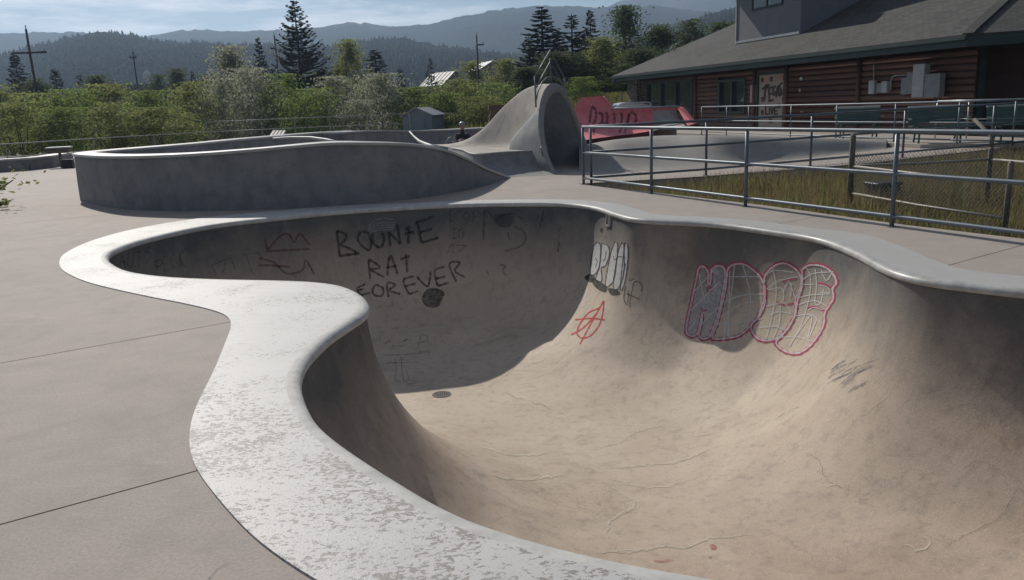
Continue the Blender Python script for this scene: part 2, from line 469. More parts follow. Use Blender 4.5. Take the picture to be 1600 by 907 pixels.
# ================================================================== THE POOL (foreground bowl)
rim_px = [(1106, 906), (950, 878), (850, 854), (760, 828), (690, 800), (620, 758), (545, 708), (492, 665), (468, 622), (463, 590), (480, 558), (515, 525),
          (550, 502), (572, 484), (562, 462), (530, 447), (480, 441), (420, 439), (330, 437), (255, 433), (200, 425), (173, 413), (166, 402), (180, 390),
          (230, 373), (330, 352), (450, 338), (560, 328), (700, 320), (800, 317.5), (880, 318), (930, 323.5), (962, 334), (990, 341.5), (1040, 345),
          (1120, 349), (1200, 359.5), (1280, 372), (1335, 393.5), (1368, 411), (1400, 425), (1450, 437), (1520, 446), (1600, 455)]
rim_c = [at(*p).to_2d()[:] for p in rim_px] + [(4.42, 5.50), (4.85, 4.95), (5.1, 4.2), (4.95, 3.35), (4.25, 2.55), (3.1, 2.05), (1.75, 1.93)]
RIM = spline(rim_c, 0.045, True)
def smooth_loop(P, it):
    for _ in range(it): P = P * 0.5 + (np.roll(P, 1, 0) + np.roll(P, -1, 0)) * 0.25
    return P
RIM = smooth_loop(RIM, 14)
area = 0.5 * np.sum(RIM[:, 0] * np.roll(RIM[:, 1], -1) - np.roll(RIM[:, 0], -1) * RIM[:, 1])
if area < 0: RIM = RIM[::-1].copy()          # counter-clockwise, so the left of travel is inside
def loop_normals(P):                          # pointing to the inside
    t = np.roll(P, -1, 0) - np.roll(P, 1, 0)
    t /= np.linalg.norm(t, axis=1)[:, None]
    return np.stack([-t[:, 1], t[:, 0]], 1)
RN = loop_normals(RIM)
NR = len(RIM)
def rim_dist(P):
    P = np.asarray(P, float); out = np.empty(len(P))
    A = RIM; B = np.roll(RIM, -1, 0); AB = B - A; L2 = (AB ** 2).sum(1)
    for i in range(0, len(P), 400):
        q = P[i:i + 400][:, None, :] - A[None]
        t = np.clip((q * AB[None]).sum(2) / L2, 0, 1)
        out[i:i + 400] = np.sqrt(((q - t[..., None] * AB[None]) ** 2).sum(2)).min(1)
    return out
TR = 1.95                                     # transition radius
def depth_at(P):
    s = np.clip((P[:, 1] - 2.5) / 6.0, 0, 1); s = s * s * (3 - 2 * s)
    return 1.72 + 0.33 * s
def bowl_z(P, d=None):
    if d is None: d = rim_dist(P)
    t = np.clip(d / TR, 0, 1)
    return -depth_at(P) * np.sqrt(np.clip(1 - (1 - t) ** 2, 0, 1)) - 0.035 * np.clip(d - TR, 0, 3)
phis = np.radians([0, 3, 6, 9, 12.5, 16, 20, 24, 28, 32, 36, 40, 44, 48, 52, 56, 60])
WALL_IN = 0.0
V, ring_ids = [], []
for k, ph in enumerate(phis):
    d = TR * (1 - math.cos(ph))
    P = RIM + RN * d
    z = bowl_z(P, np.full(NR, d)) if k else np.full(NR, -0.055)
    if k: z = np.minimum(z, -0.06)
    V.append(np.column_stack([P, z]))
last = RIM + RN * (TR * (1 - math.cos(phis[-1])))
# inner floor, triangulated
gx, gy = np.meshgrid(np.arange(-5.2, 5.2, 0.13), np.arange(1.6, 13.4, 0.13))
g = np.column_stack([gx.ravel(), gy.ravel()])
g += rng.uniform(-0.02, 0.02, g.shape)
dg = rim_dist(g)
g = g[inside(last, g) & (dg > TR * (1 - math.cos(phis[-1])) + 0.06)]
lv, lf = cdt([last], g, lambda c: inside(last, c))
lz = bowl_z(lv)
# relax the floor so that the creases where two transitions meet are rounded
ring_d = rim_dist(lv); fixed = ring_d < TR * (1 - math.cos(phis[-1])) + 0.02
nb = [set() for _ in lv]
for a, b, c in lf: nb[a] |= {b, c}; nb[b] |= {a, c}; nb[c] |= {a, b}
for _ in range(22):
    nz = lz.copy()
    for i in range(len(lv)):
        if not fixed[i] and nb[i]: nz[i] = 0.4 * lz[i] + 0.6 * np.mean([lz[j] for j in nb[i]])
    lz = nz
quads = []
idx = np.arange(NR)
for k in range(len(phis) - 1):
    a, b = k * NR + idx, (k + 1) * NR + idx
    quads += list(zip(a, np.roll(a, -1), np.roll(b, -1), b))
base = len(phis) * NR
allV = np.vstack(V + [np.column_stack([lv, lz])])
faces = [tuple(map(int, q)) for q in quads] + [tuple(int(i) + base for i in t) for t in lf]
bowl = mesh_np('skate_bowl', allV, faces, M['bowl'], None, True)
bm = bmesh.new(); bm.from_mesh(bowl.data)
bmesh.ops.remove_doubles(bm, verts=bm.verts, dist=0.0015)
bmesh.ops.recalc_face_normals(bm, faces=bm.faces)
up_sum = sum(f.normal.z * f.calc_area() for f in bm.faces)
if up_sum < 0: bmesh.ops.reverse_faces(bm, faces=bm.faces)
bm.to_mesh(bowl.data); bm.free()
tag(bowl, 'sunken concrete pool with curving walls and tan floor', kind='structure')
bowl_bvh = BVHTree.FromPolygons([tuple(v.co) for v in bowl.data.vertices], [tuple(p.vertices) for p in bowl.data.polygons])
EYE = Vector((0, 0, CAM_H))
def hit(x, y, off=0.004, bvh=None):
    d = ray(x, y).normalized()
    loc, nor, i, dist = (bvh or bowl_bvh).ray_cast(EYE, d)
    if loc is None: return None
    if nor.dot(d) > 0: nor = -nor
    return loc + nor * off

# rounded nose of the rim, overhanging the wall a little, and the painted band around the pool
BZ = 0.009
nose = [(-0.06, BZ), (-0.022, BZ), (0.0, BZ - 0.006), (0.016, BZ - 0.018), (0.025, BZ - 0.035), (0.026, BZ - 0.052), (0.016, BZ - 0.068), (-0.02, BZ - 0.074)]
jit = 0.006 * np.sin(np.arange(NR) * 0.11) * np.sin(np.arange(NR) * 0.031 + 1)
NV = []
for o, z in nose:
    NV.append(np.column_stack([RIM + RN * (o + jit * (o > 0))[:, None] if hasattr(o + jit, '__len__') else RIM + RN * o, np.full(NR, z)]))
nf = []
for k in range(len(nose) - 1):
    a, b = k * NR + idx, (k + 1) * NR + idx
    nf += list(zip(a, np.roll(a, -1), np.roll(b, -1), b))
rim_nose = mesh_np('rounded_rim', np.vstack(NV), [tuple(map(int, q)) for q in nf], M['nose'], bowl, True)

out_px = [(700, 1010), (590, 960), (490, 907), (400, 845), (340, 780), (305, 732), (296, 700), (298, 665), (310, 630), (335, 580), (355, 530), (362, 508), (350, 492),
          (300, 478), (220, 462), (140, 443), (100, 425), (93, 410), (105, 395), (150, 375), (220, 357), (320, 341), (450, 329), (560, 321.5)]
out_c = [at(*p).to_2d()[:] for p in out_px]
# past the traced stretch the band simply follows the rim
i0 = int(np.argmin(np.linalg.norm(RIM - np.array(at(640, 323).to_2d()[:]), axis=1)))
i1 = int(np.argmin(np.linalg.norm(RIM - np.array((0.55, 2.33)), axis=1)))
order = []
# walk from i0 (far side) through the right side to i1 (near side)
step = -1 if RIM[(i0 - 20) % NR][0] > RIM[i0][0] else 1
i = i0
while True:
    order.append(i)
    if i == i1: break
    i = (i + step) % NR
tail = []
for k in order[::14]:
    w = 0.40 if RIM[k][1] > 9 else 0.52
    tail.append(tuple(RIM[k] - RN[k] * w))
OUT = spline(out_c + tail, 0.08, True)
OUT = smooth_loop(OUT, 4)
inner_band = RIM - RN * 0.06
bv, bf = cdt([OUT, inner_band], [], lambda c: inside(OUT, c) & ~inside(inner_band, c))
nO = len(OUT)
bV = np.vstack([np.column_stack([bv, np.full(len(bv), BZ)]), np.column_stack([OUT, np.full(nO, BZ)]), np.column_stack([OUT, np.full(nO, -0.05)])])
bF = [tuple(map(int, t)) for t in bf]
o0 = len(bv)
oarea = 0.5 * np.sum(OUT[:, 0] * np.roll(OUT[:, 1], -1) - np.roll(OUT[:, 0], -1) * OUT[:, 1])
for i in range(nO):
    j = (i + 1) % nO
    q = (o0 + i, o0 + nO + i, o0 + nO + j, o0 + j)
    bF.append(q if oarea > 0 else q[::-1])
band = mesh_np('painted_band', bV, bF, M['band'], bowl)
band['label'] = 'pale flaking painted band around the pool'

# ================================================================== DECK
DECK = [(1.38, 15.72), (4.0, 16.12), (7.8, 17.55), (13.9, 21.2), (20, 24.5), (24, 50), (3, 47), (-8, 48), (-30, 46), (-21.5, 28.0), (-11.0, 14.3), (-7.0, 3.0), (-9, -7), (9, -7), (8.6, 1.2), (5.45, 7.75), (4.62, 9.25), (3.66, 11.5)]
DECK = np.array(DECK)
deck = mesh_np('deck', *(lambda v, f: (np.column_stack([v, np.full(len(v), -0.03)]), [tuple(map(int, t)) for t in f]))(
    *cdt([DECK, OUT], [], lambda c: inside(DECK, c) & ~inside(OUT, c))), M['joint'])
tag(deck, kind='structure')
deck_edge = MB()
for i in range(len(DECK)):
    a, b = DECK[i], DECK[(i + 1) % len(DECK)]
    deck_edge.add([(a[0], a[1], -0.002), (b[0], b[1], -0.002), (b[0], b[1], -1.0), (a[0], a[1], -1.0)], [(0, 3, 2, 1)])
deck_edge.build('slab_edge', M['patio'], deck)
JN = np.array([-0.56, 0.83]); JN /= np.linalg.norm(JN)
cuts = [-99, float(np.dot(at(0, 820).to_2d(), JN)), float(np.dot(at(0, 568).to_2d(), JN)), float(np.dot(at(0, 352).to_2d(), JN)), 99]
dv, df = cdt([DECK, OUT], [], lambda c: inside(DECK, c) & ~inside(OUT, c))
for a, b in zip(cuts[:-1], cuts[1:]):
    bm = bmesh.new()
    vs = [bm.verts.new((p[0], p[1], 0.0)) for p in dv]
    for t in df: bm.faces.new([vs[i] for i in t])
    for c, s in ((a + 0.006, -1), (b - 0.006, 1)):
        if abs(c) > 90: continue
        n = Vector((JN[0], JN[1], 0)) * s
        bmesh.ops.bisect_plane(bm, geom=bm.verts[:] + bm.edges[:] + bm.faces[:], plane_co=Vector((JN[0], JN[1], 0)) * c, plane_no=n, clear_outer=True)
    bm.verts.ensure_lookup_table()
    ext = bmesh.ops.extrude_face_region(bm, geom=bm.faces[:])
    for v in [q for q in ext['geom'] if isinstance(q, bmesh.types.BMVert)]: v.co.z -= 0.028
    bmesh.ops.recalc_face_normals(bm, faces=bm.faces)
    me = bpy.data.meshes.new('concrete_slab'); bm.to_mesh(me); bm.free()
    me.materials.append(M['deck'])
    link(bpy.data.objects.new('concrete_slab', me), deck)
# hairline cracks in the deck
def flat_strip(name, pts, w, mtl, parent, z=0.004):
    P = spline([p[:2] for p in pts], 0.06)
    P = P + rng.normal(0, w * 0.7, P.shape)
    t = np.gradient(P, axis=0); t /= np.linalg.norm(t, axis=1)[:, None] + 1e-9
    nrm = np.stack([-t[:, 1], t[:, 0]], 1)
    ww = w * np.linspace(1, 0.3, len(P))[:, None]
    v = np.vstack([np.column_stack([P - nrm * ww, np.full(len(P), z)]), np.column_stack([P + nrm * ww, np.full(len(P), z)])])
    k = len(P)
    return mesh_np(name, v, [(i, i + 1, k + i + 1, k + i) for i in range(k - 1)], mtl, parent)
flat_strip('hairline_crack', [at(*p) for p in ((325, 907), (345, 885), (368, 876))], 0.0025, M['crack'], deck)

# ================================================================== PAINT AND CRACKS ON THE POOL WALLS
def stroke(mb, pts, w, step=3.0, off=0.004, fn=hit, curve=True, taper=False):
    """a sprayed line: follows the wall surface"""
    P = spline(pts, step) if curve and len(pts) > 2 else spline(pts, step)
    t = np.gradient(P, axis=0); t /= np.linalg.norm(t, axis=1)[:, None] + 1e-9
    nrm = np.stack([-t[:, 1], t[:, 0]], 1)
    L, Rr = [], []
    for i, (p, n) in enumerate(zip(P, nrm)):
        ww = w * (0.9 + 0.2 * math.sin(i * 1.7)) * (max(0.25, 1 - abs(2 * i / len(P) - 1) ** 4) if taper else 1)
        a, b = fn(*(p - n * ww / 2), off), fn(*(p + n * ww / 2), off)
        if a is None or b is None: return
        L.append(a); Rr.append(b)
    k = len(L)
    mb.add(L + Rr, [(i, i + 1, k + i + 1, k + i) for i in range(k - 1)])
def fill(mb, poly, step=3.0, off=0.003, fn=hit):
    poly = np.array(poly, float)
    x0, y0 = poly.min(0); x1, y1 = poly.max(0)
    xs, ys = np.arange(x0, x1 + step, step), np.arange(y0, y1 + step, step)
    dense = spline(poly, step, True)
    g = np.array([(x, y) for x in xs for y in ys]); 
    g = g[inside(dense, g)] if len(g) else g
    v, f = cdt([dense], g, lambda c: inside(dense, c))
    H = [fn(x, y, off) for x, y in v]
    if any(h is None for h in H): return
    mb.add(H, [tuple(map(int, t)) for t in f])
def Z(x0, y0, s, pts): return [(x0 + p[0] / s, y0 + p[1] / s) for p in pts]
def tagset(name, strokes, w, mtl, zoom, off=0.004, parent=None, label=None, fn=hit):
    mb = MB()
    for s in strokes: stroke(mb, Z(*zoom, s), w, off=off, fn=fn)
    o = mb.build(name, mtl, parent or bowl)
    if label: o['label'] = label
    return o
zb = (480, 300, 4.123)
tagset('spray_lettering', [
    [(190, 250), (200, 330), (208, 420)], [(190, 252), (245, 272), (250, 300), (210, 340)], [(215, 345), (270, 365), (335, 400)], [(208, 415), (270, 405), (335, 398)],
    [(345, 255), (325, 300), (350, 345), (400, 375), (410, 320), (390, 265), (350, 255)], [(425, 265), (420, 320), (470, 360), (495, 310), (485, 262)],
    [(535, 350), (525, 260)], [(525, 260), (600, 335)], [(600, 335), (580, 210)], [(625, 270), (690, 262)], [(655, 215), (650, 335)], [(630, 230), (670, 262)],
    [(735, 330), (715, 220), (700, 195)], [(700, 195), (760, 180), (815, 158)], [(722, 262), (805, 240)], [(738, 328), (790, 312), (845, 295)]],
    4.6, M['worn_black'], zb, label='worn black word BOONIE')
tagset('spray_lettering', [
    [(395, 435), (405, 560)], [(395, 435), (470, 485), (405, 500)], [(410, 505), (495, 550)], [(515, 540), (535, 410), (582, 530)], [(510, 490), (575, 478)],
    [(635, 400), (645, 520)], [(600, 435), (660, 418)]], 4.0, M['worn_black'], zb, label='worn black word RAT')
tagset('spray_lettering', [
    [(375, 595), (320, 625), (345, 665)], [(320, 640), (360, 625)], [(345, 668), (408, 650)], [(420, 640), (440, 600), (490, 625), (480, 670), (430, 665), (420, 640)], [(525, 680), (515, 590), (570, 600), (530, 635), (600, 660)],
    [(655, 660), (620, 570), (690, 545)], [(630, 610), (700, 590)], [(655, 660), (718, 640)], [(705, 545), (775, 610), (795, 515)], [(840, 608), (822, 510), (885, 485)],
    [(830, 560), (890, 545)], [(840, 608), (912, 585)], [(960, 580), (915, 465), (985, 458), (950, 510), (1015, 550)]], 3.6, M['worn_black'], zb, label='worn black word FOREVER')
mb = MB(); fill(mb, Z(*zb, [(740, 680), (770, 630), (830, 620), (885, 650), (870, 690), (845, 740), (780, 745), (745, 715)]))
mb.build('spray_blot', M['worn_black'], bowl)
tagset('chalk_scribble', [[(390, 225), (430, 190), (490, 170), (580, 185)], [(390, 235), (450, 205), (575, 198)], [(392, 248), (450, 220), (565, 213)], [(395, 256), (460, 235), (560, 228)],
    [(400, 262), (470, 246), (555, 242)], [(392, 130), (403, 190), (400, 265)], [(378, 262), (405, 240)], [(560, 180), (548, 255)]], 1.1, M['pale_paint'], zb, label='pale fan of scratched chalk lines')
tagset('faded_lettering', [
    [(920, 120), (918, 200)], [(915, 120), (950, 135), (945, 180), (920, 195)], [(965, 185), (970, 130), (995, 120)], [(1020, 130), (1005, 160), (1030, 185), (1045, 150), (1020, 130)], [(1070, 190), (1075, 120), (1105, 125), (1095, 155), (1072, 160)],
    [(935, 240), (965, 236)], [(950, 240), (945, 300)], [(930, 302), (965, 298)], [(980, 300), (975, 240)], [(978, 250), (1000, 240), (1005, 295)], [(900, 400), (935, 330), (940, 400)], [(960, 345), (1035, 345)], [(975, 390), (1020, 350)]],
    2.0, M['green_paint'], zb, label='faint words DROP In')
zc = (690, 310, 5.67)
tagset('faded_lettering', [[(370, 370), (380, 110)], [(380, 110), (440, 150), (470, 200)], [(480, 200), (540, 150), (640, 140), (715, 185)], [(640, 250), (730, 300), (745, 370), (690, 430), (560, 470)],
    [(590, 300), (600, 370)], [(870, 270), (905, 100)], [(1035, 290), (1060, 260)], [(1030, 480), (1045, 380)], [(510, 590), (570, 600), (540, 640), (575, 690)], [(400, 640), (420, 690)]], 3.2, M['faint_paint'], zc, label='faded scrawl beside the words')
mb = MB(); fill(mb, Z(*zc, [(470, 150), (560, 140), (640, 160), (620, 240), (560, 260), (480, 230)])); mb.build('spray_blot', M['faint_paint'], bowl)
zd = (160, 350, 4.444)
tagset('faded_lettering', [[(120, 310), (130, 220), (160, 305)], [(125, 270), (155, 262)], [(180, 190), (175, 290), (205, 295), (215, 190)], [(225, 200), (270, 190)], [(250, 190), (255, 300)], [(330, 160), (290, 190), (340, 210), (300, 275)]], 2.4, M['faint_paint'], zd, label='faded letters AUTS')
tagset('faded_lettering', [[(375, 320), (365, 260)], [(365, 260), (410, 250), (405, 290), (372, 295)], [(430, 330), (420, 240), (450, 225)], [(425, 280), (455, 270)], [(435, 330), (465, 315)], [(500, 205), (470, 250), (500, 315)], [(530, 190), (545, 305)], [(560, 185), (535, 240), (580, 305)]], 2.4, M['faint_paint'], zd, label='faded letters PECK')
tagset('faded_lettering', [[(760, 290), (790, 355)], [(755, 290), (890, 235)], [(855, 265), (840, 340)], [(890, 230), (920, 320)], [(970, 215), (1090, 200)], [(995, 215), (1045, 355)], [(1080, 205), (1105, 240)]], 2.2, M['faint_paint'], zd)
tagset('faded_crown', [[(1130, 110), (1145, 200)], [(1150, 180), (1230, 90), (1290, 70), (1330, 130), (1370, 70), (1440, 150)], [(1150, 190), (1440, 175)], [(1090, 240), (1190, 270), (1280, 345), (1390, 320), (1410, 250), (1470, 350)], [(1080, 290), (1180, 290), (1300, 300)]], 3.6, M['maroon_paint'], zd, label='faded maroon crown scrawl')
ze = (570, 480, 5.67)
tagset('stick_figure', [[(170, 330), (240, 300), (180, 315)], [(330, 310), (385, 285), (340, 300)], [(490, 250), (540, 250), (560, 290), (500, 315), (490, 260)], [(240, 348), (350, 348)], [(480, 320), (478, 390), (570, 400), (560, 420)], [(160, 428), (300, 425), (520, 408)],
    [(190, 500), (480, 490)], [(265, 460), (280, 560), (270, 610), (280, 660), (330, 665)], [(320, 440), (330, 560), (345, 660)], [(365, 560), (390, 650), (350, 660), (400, 685), (465, 665), (400, 655)]], 1.7, M['faint_paint'], ze, label='faint dark doodle running down to the floor')
# --- the bubble letters on the lit hip
zf = (840, 310, 3.629)
bub = [[(335, 250), (315, 290), (300, 420), (320, 435), (350, 390), (358, 270)], [(365, 255), (400, 270), (408, 320), (385, 385), (362, 395), (365, 470), (330, 460), (350, 400), (360, 330)],
       [(440, 245), (415, 320), (385, 490), (415, 490), (440, 440), (455, 270)], [(480, 250), (455, 320), (430, 500), (460, 510), (490, 420), (490, 270)], [(498, 250), (485, 350), (470, 520), (495, 480), (512, 360), (512, 270)]]
for b in bub:
    mb = MB(); fill(mb, Z(*zf, b), 2.5, 0.003); mb.build('bubble_letter', M['white_paint'], bowl)
mb = MB()
for b in bub: stroke(mb, Z(*zf, b + b[:1]), 1.7, off=0.0055)
stroke(mb, Z(*zf, [(330, 340), (340, 360), (330, 390)]), 1.2, off=0.0055); stroke(mb, Z(*zf, [(390, 300), (385, 340), (370, 360)]), 1.2, off=0.0055)
stroke(mb, Z(*zf, [(480, 335), (465, 330), (440, 350), (430, 330)]), 1.4, off=0.0055); stroke(mb, Z(*zf, [(500, 370), (492, 400), (486, 440)]), 1.4, off=0.0055)
mb.build('letter_outline', M['black_paint'], bowl)['label'] = 'black outline of white bubble letters'
mb = MB()
for b in ([(265, 450), (300, 430), (330, 455), (300, 478)], [(305, 450), (350, 470), (395, 505), (385, 535), (340, 515), (310, 480)], [(400, 510), (450, 520), (470, 545), (420, 550)]): fill(mb, Z(*zf, b), 2.5, 0.0035)
mb.build('letter_shadow', M['black_paint'], bowl)
tagset('small_tag', [[(525, 450), (520, 470), (550, 455)], [(500, 500), (490, 570), (510, 605), (515, 520)], [(545, 480), (530, 560), (523, 620)], [(545, 480), (570, 470), (595, 500), (590, 530)], [(505, 540), (580, 575)]], 1.5, M['black_paint'], zf, label='small black handwritten tag')
tagset('small_tag', [[(190, 495), (160, 510), (152, 540), (185, 538)], [(205, 520), (200, 545), (215, 540), (218, 515)], [(230, 535), (232, 510)], [(245, 570), (265, 510)], [(205, 555), (235, 570), (215, 580)]], 0.9, M['pale_paint'], zf, label='thin pale handwritten word')
tagset('small_tag', [[(290, 530), (265, 575), (296, 580), (290, 535)], [(205, 540), (215, 570), (232, 560)], [(235, 590), (240, 615), (270, 605), (265, 580)]], 1.6, M['white_paint'], zf)
tagset('anarchy_sign', [[(375, 582), (320, 680), (240, 828)], [(375, 582), (372, 640), (350, 720), (300, 780), (250, 795)], [(212, 690), (300, 682), (380, 690)], [(350, 625), (290, 650), (240, 715), (225, 770), (250, 795)], [(190, 775), (260, 735), (330, 660)]], 2.7, M['red_paint'], zf, label='red circled letter A')
tagset('thin_pale_line', [[(645, 370), (630, 480), (610, 640)]], 1.0, M['pale_paint'], zf)
# --- the big outlined letters in the corner pocket
zg = (1040, 360, 4.122)
Hh = [(250, 232), (215, 240), (195, 330), (165, 470), (135, 610), (138, 670), (175, 688), (208, 668), (225, 600), (236, 535), (232, 600), (215, 680), (245, 705), (285, 690), (315, 620), (350, 510), (375, 380), (388, 270), (365, 230), (320, 232), (297, 260), (290, 340), (274, 340), (275, 270)]
Dd = [(400, 250), (430, 222), (500, 215), (570, 255), (620, 310), (645, 380), (635, 460), (600, 550), (550, 620), (480, 680), (420, 697), (340, 705), (300, 695), (330, 610), (360, 500), (385, 380)]
Pp = [(640, 290), (690, 235), (760, 210), (830, 240), (875, 300), (870, 380), (838, 450), (842, 500), (830, 560), (790, 640), (720, 700), (640, 716), (580, 690), (548, 620), (600, 560), (640, 470), (632, 380)]
Ee = [(880, 250), (930, 222), (1020, 230), (1085, 280), (1105, 340), (1080, 375), (1085, 440), (1045, 505), (1028, 540), (1022, 610), (980, 690), (920, 760), (850, 798), (770, 785), (710, 730), (760, 670), (830, 560), (850, 460), (880, 360)]
mb = MB(); fill(mb, Z(*zg, Hh), 3, 0.003); mb.build('spray_fill', M['silver_paint'], bowl)
mb = MB()
for b in (Hh, Dd, Pp, Ee): stroke(mb, Z(*zg, b + b[:1]), 6.6, off=0.0045)
stroke(mb, Z(*zg, [(980, 345), (1010, 342), (1050, 360), (1085, 375)]), 3.4, off=0.0045)
stroke(mb, Z(*zg, [(905, 500), (960, 495), (1010, 515), (1030, 520)]), 3.4, off=0.0045)
stroke(mb, Z(*zg, [(755, 335), (790, 320), (845, 310)]), 3.0, off=0.0045); stroke(mb, Z(*zg, [(715, 462), (770, 480), (840, 465)]), 3.2, off=0.0045)
stroke(mb, Z(*zg, [(265, 385), (282, 362), (300, 388), (270, 395)]), 3.0, off=0.0045); stroke(mb, Z(*zg, [(222, 500), (245, 522), (270, 512)]), 2.0, off=0.0045)
mb.build('letter_outline', M['magenta_paint'], bowl)['label'] = 'magenta outline of large bubble letters'
mb = MB()
for b in (Hh, Dd, Pp, Ee): stroke(mb, Z(*zg, [(p[0] * 0.985 + np.mean([q[0] for q in b]) * 0.015, p[1] * 0.985 + np.mean([q[1] for q in b]) * 0.015) for p in b + b[:1]]), 3.0, off=0.0065)
stroke(mb, Z(*zg, [(985, 352), (1040, 365), (1060, 400), (1000, 400)]), 1.3, off=0.006); stroke(mb, Z(*zg, [(920, 515), (960, 498), (1010, 515)]), 1.5, off=0.006)
mb.build('letter_line', M['white_paint'], bowl)['label'] = 'white inner line of large bubble letters'
hatch = [[(445, 225), (420, 450), (370, 730)], [(500, 225), (545, 400), (545, 560), (470, 640)], [(400, 300), (600, 300)], [(380, 460), (500, 420), (640, 410)], [(360, 560), (480, 480), (600, 460)], [(330, 610), (500, 595), (620, 570)], [(415, 260), (410, 480), (410, 690)],
         [(640, 300), (700, 260), (820, 270)], [(655, 380), (720, 330), (850, 300)], [(660, 385), (740, 370), (755, 395)], [(650, 490), (760, 470), (810, 530)], [(670, 545), (730, 525), (810, 540)], [(690, 240), (715, 380), (690, 540), (650, 700)], [(740, 480), (735, 600), (690, 705)], [(600, 630), (700, 620), (755, 640)],
         [(760, 450), (765, 380), (795, 325)], [(800, 330), (835, 430)], [(805, 435), (815, 340)], [(900, 230), (935, 300), (930, 420), (880, 600), (800, 750)], [(885, 320), (950, 280), (1060, 270)], [(890, 350), (960, 350)], [(965, 250), (975, 350), (965, 470), (1000, 470), (1020, 380)], [(1005, 260), (1040, 325), (1080, 265)],
         [(860, 480), (960, 455), (1040, 490)], [(830, 555), (940, 545), (1000, 600)], [(800, 750), (870, 640), (945, 550), (920, 700), (975, 580)], [(740, 690), (860, 690), (930, 715)], [(850, 440), (920, 420), (1060, 410)], [(215, 280), (250, 440), (270, 470), (280, 410)], [(180, 400), (330, 240)], [(160, 520), (350, 330)], [(220, 620), (340, 500)], [(150, 650), (200, 580)]]
tagset('letter_hatching', hatch, 1.7, M['white_paint'], zg, 0.0058, label='thin hatching inside large bubble letters')
tagset('doodle', [[(450, 400), (465, 430), (500, 405)], [(465, 430), (490, 480), (480, 500)], [(465, 440), (450, 500)]], 1.0, M['pale_paint'], zg)
mb = MB()
for k in range(24):
    x, y = 1290 + random.uniform(0, 55), 568 + random.uniform(0, 42)
    stroke(mb, [(x, y + 6), (x + 10, y - 2), (x + 20 + random.uniform(0, 14), y - 10)], random.uniform(1.0, 2.6), taper=True)
mb.build('scuff_patch', M['blue_scuff'], bowl)['label'] = 'slate grey scuffed patch'
mb = MB(); stroke(mb, [(1020, 877), (1036, 878), (1052, 876)], 4.5, taper=True); mb.build('red_smear', M['red_smear'], bowl)
mb = MB(); fill(mb, [(1108, 853), (1115, 851), (1121, 857), (1114, 861)]); fill(mb, [(1106, 871), (1112, 871), (1111, 874)]); mb.build('red_smear', M['red_smear'], bowl)
# --- cracks
zh = (700, 640, 3.2)
def crack(pts, fillw=0, w=0.9, zoom=zh):
    P = Z(*zoom, pts)
    P = [(x + random.gauss(0, 1.5), y + random.gauss(0, 0.9)) for x, y in np.asarray(spline(P, 5.5))]
    if fillw:
        mb = MB(); stroke(mb, P, fillw, step=2.5, off=0.0035, taper=True); mb.build('crack_filler', M['crackfill'], bowl)
    if w:
        mb = MB(); stroke(mb, P, w, step=2.0, off=0.005, taper=True); mb.build('crack', M['crack'], bowl)
crack([(770, 360), (850, 410), (935, 480), (825, 545), (795, 620), (850, 710), (930, 712), (985, 702)], 4.2, 0.5)
crack([(700, 722), (840, 712), (985, 702), (1100, 685), (1190, 695), (1290, 650), (1400, 640), (1530, 625)], 2.6, 0.4)
crack([(220, 330), (330, 352), (440, 348), (580, 325)], 3.0, 0)
crack([(130, 180), (300, 225), (400, 230), (520, 218)], 2.2, 0)
crack([(780, 295), (900, 290), (1080, 272), (1150, 262), (1310, 200)], 2.0, 0.4)
crack([(785, 310), (850, 360), (960, 388), (1080, 390), (1240, 345)], 1.3, 0)
crack([(870, 150), (860, 180), (930, 120), (1080, 80)], 1.2, 0)
crack([(1180, 118), (1250, 128), (1310, 125)], 1.6, 0)
crack([(640, 210), (760, 195), (870, 165), (960, 120)], 0, 0.4)
crack([(1380, 370), (1440, 350), (1500, 330)], 0, 0.5)
zi = (560, 520, 3.24)
crack([(640, 300), (700, 250), (780, 190), (840, 90)], 0, 0.5, zi)
crack([(755, 290), (765, 315), (840, 345)], 0, 0.8, zi)
crack([(850, 345), (930, 370), (985, 395)], 0, 0.6, zi)
crack([(880, 165), (950, 130)], 0, 0.5, zi)
zj = (1200, 500, 2.2275)
crack([(130, 465), (180, 490), (195, 545), (260, 585), (290, 570)], 0, 0.7, zj)
crack([(180, 580), (240, 575), (260, 590)], 1.6, 0, zj)
crack([(600, 805), (660, 765), (740, 725), (810, 685), (850, 620), (880, 560)], 0, 0.9, zj)
crack([(750, 450), (770, 360), (790, 260)], 0, 0.4, zj)
crack([(30, 350), (110, 300)], 0, 0.5, zj)
crack([(470, 770), (520, 805), (560, 780), (530, 745)], 3.0, 0, zj)
crack([(330, 340), (390, 290), (420, 270)], 0, 0.5, zj)
# tile-sized opening of the old skimmer under the rim
c0 = at(955, 345, -0.14)
h0 = hit(952, 344, 0.0); nrm = (hit(952, 344, 0.1) - h0).normalized()
sx = Vector((-nrm.y, nrm.x, 0)).normalized(); sz = sx.cross(nrm); sz = sz if sz.z > 0 else -sz
sk = MB()
for dx, dz, w_, h_ in ((0, 0.078, 0.15, 0.014), (0, -0.078, 0.15, 0.014), (-0.068, 0, 0.014, 0.142), (0.068, 0, 0.014, 0.142)):
    sk.box(h0 + sx * dx + sz * dz + nrm * 0.014, (w_, h_, 0.03), sx, sz, nrm)
fr = sk.build('skimmer_opening', M['greyrim'], bowl)
MB().box(h0 + nrm * 0.008, (0.122, 0.142, 0.03), sx, sz, nrm).build('hole_shade', M['hole'], fr)  # dark slab paints the shade of the opening; the wall behind is closed
for px, py, rr in ((940, 360, 2.6), (949, 358, 1.5), (947, 371, 0.9)):
    mb = MB(); fill(mb, [(px - rr, py), (px, py - rr * 1.6), (px + rr, py), (px, py + rr * 1.6)], 1.5, 0.003); mb.build('patch_hole', M['hole'], bowl)
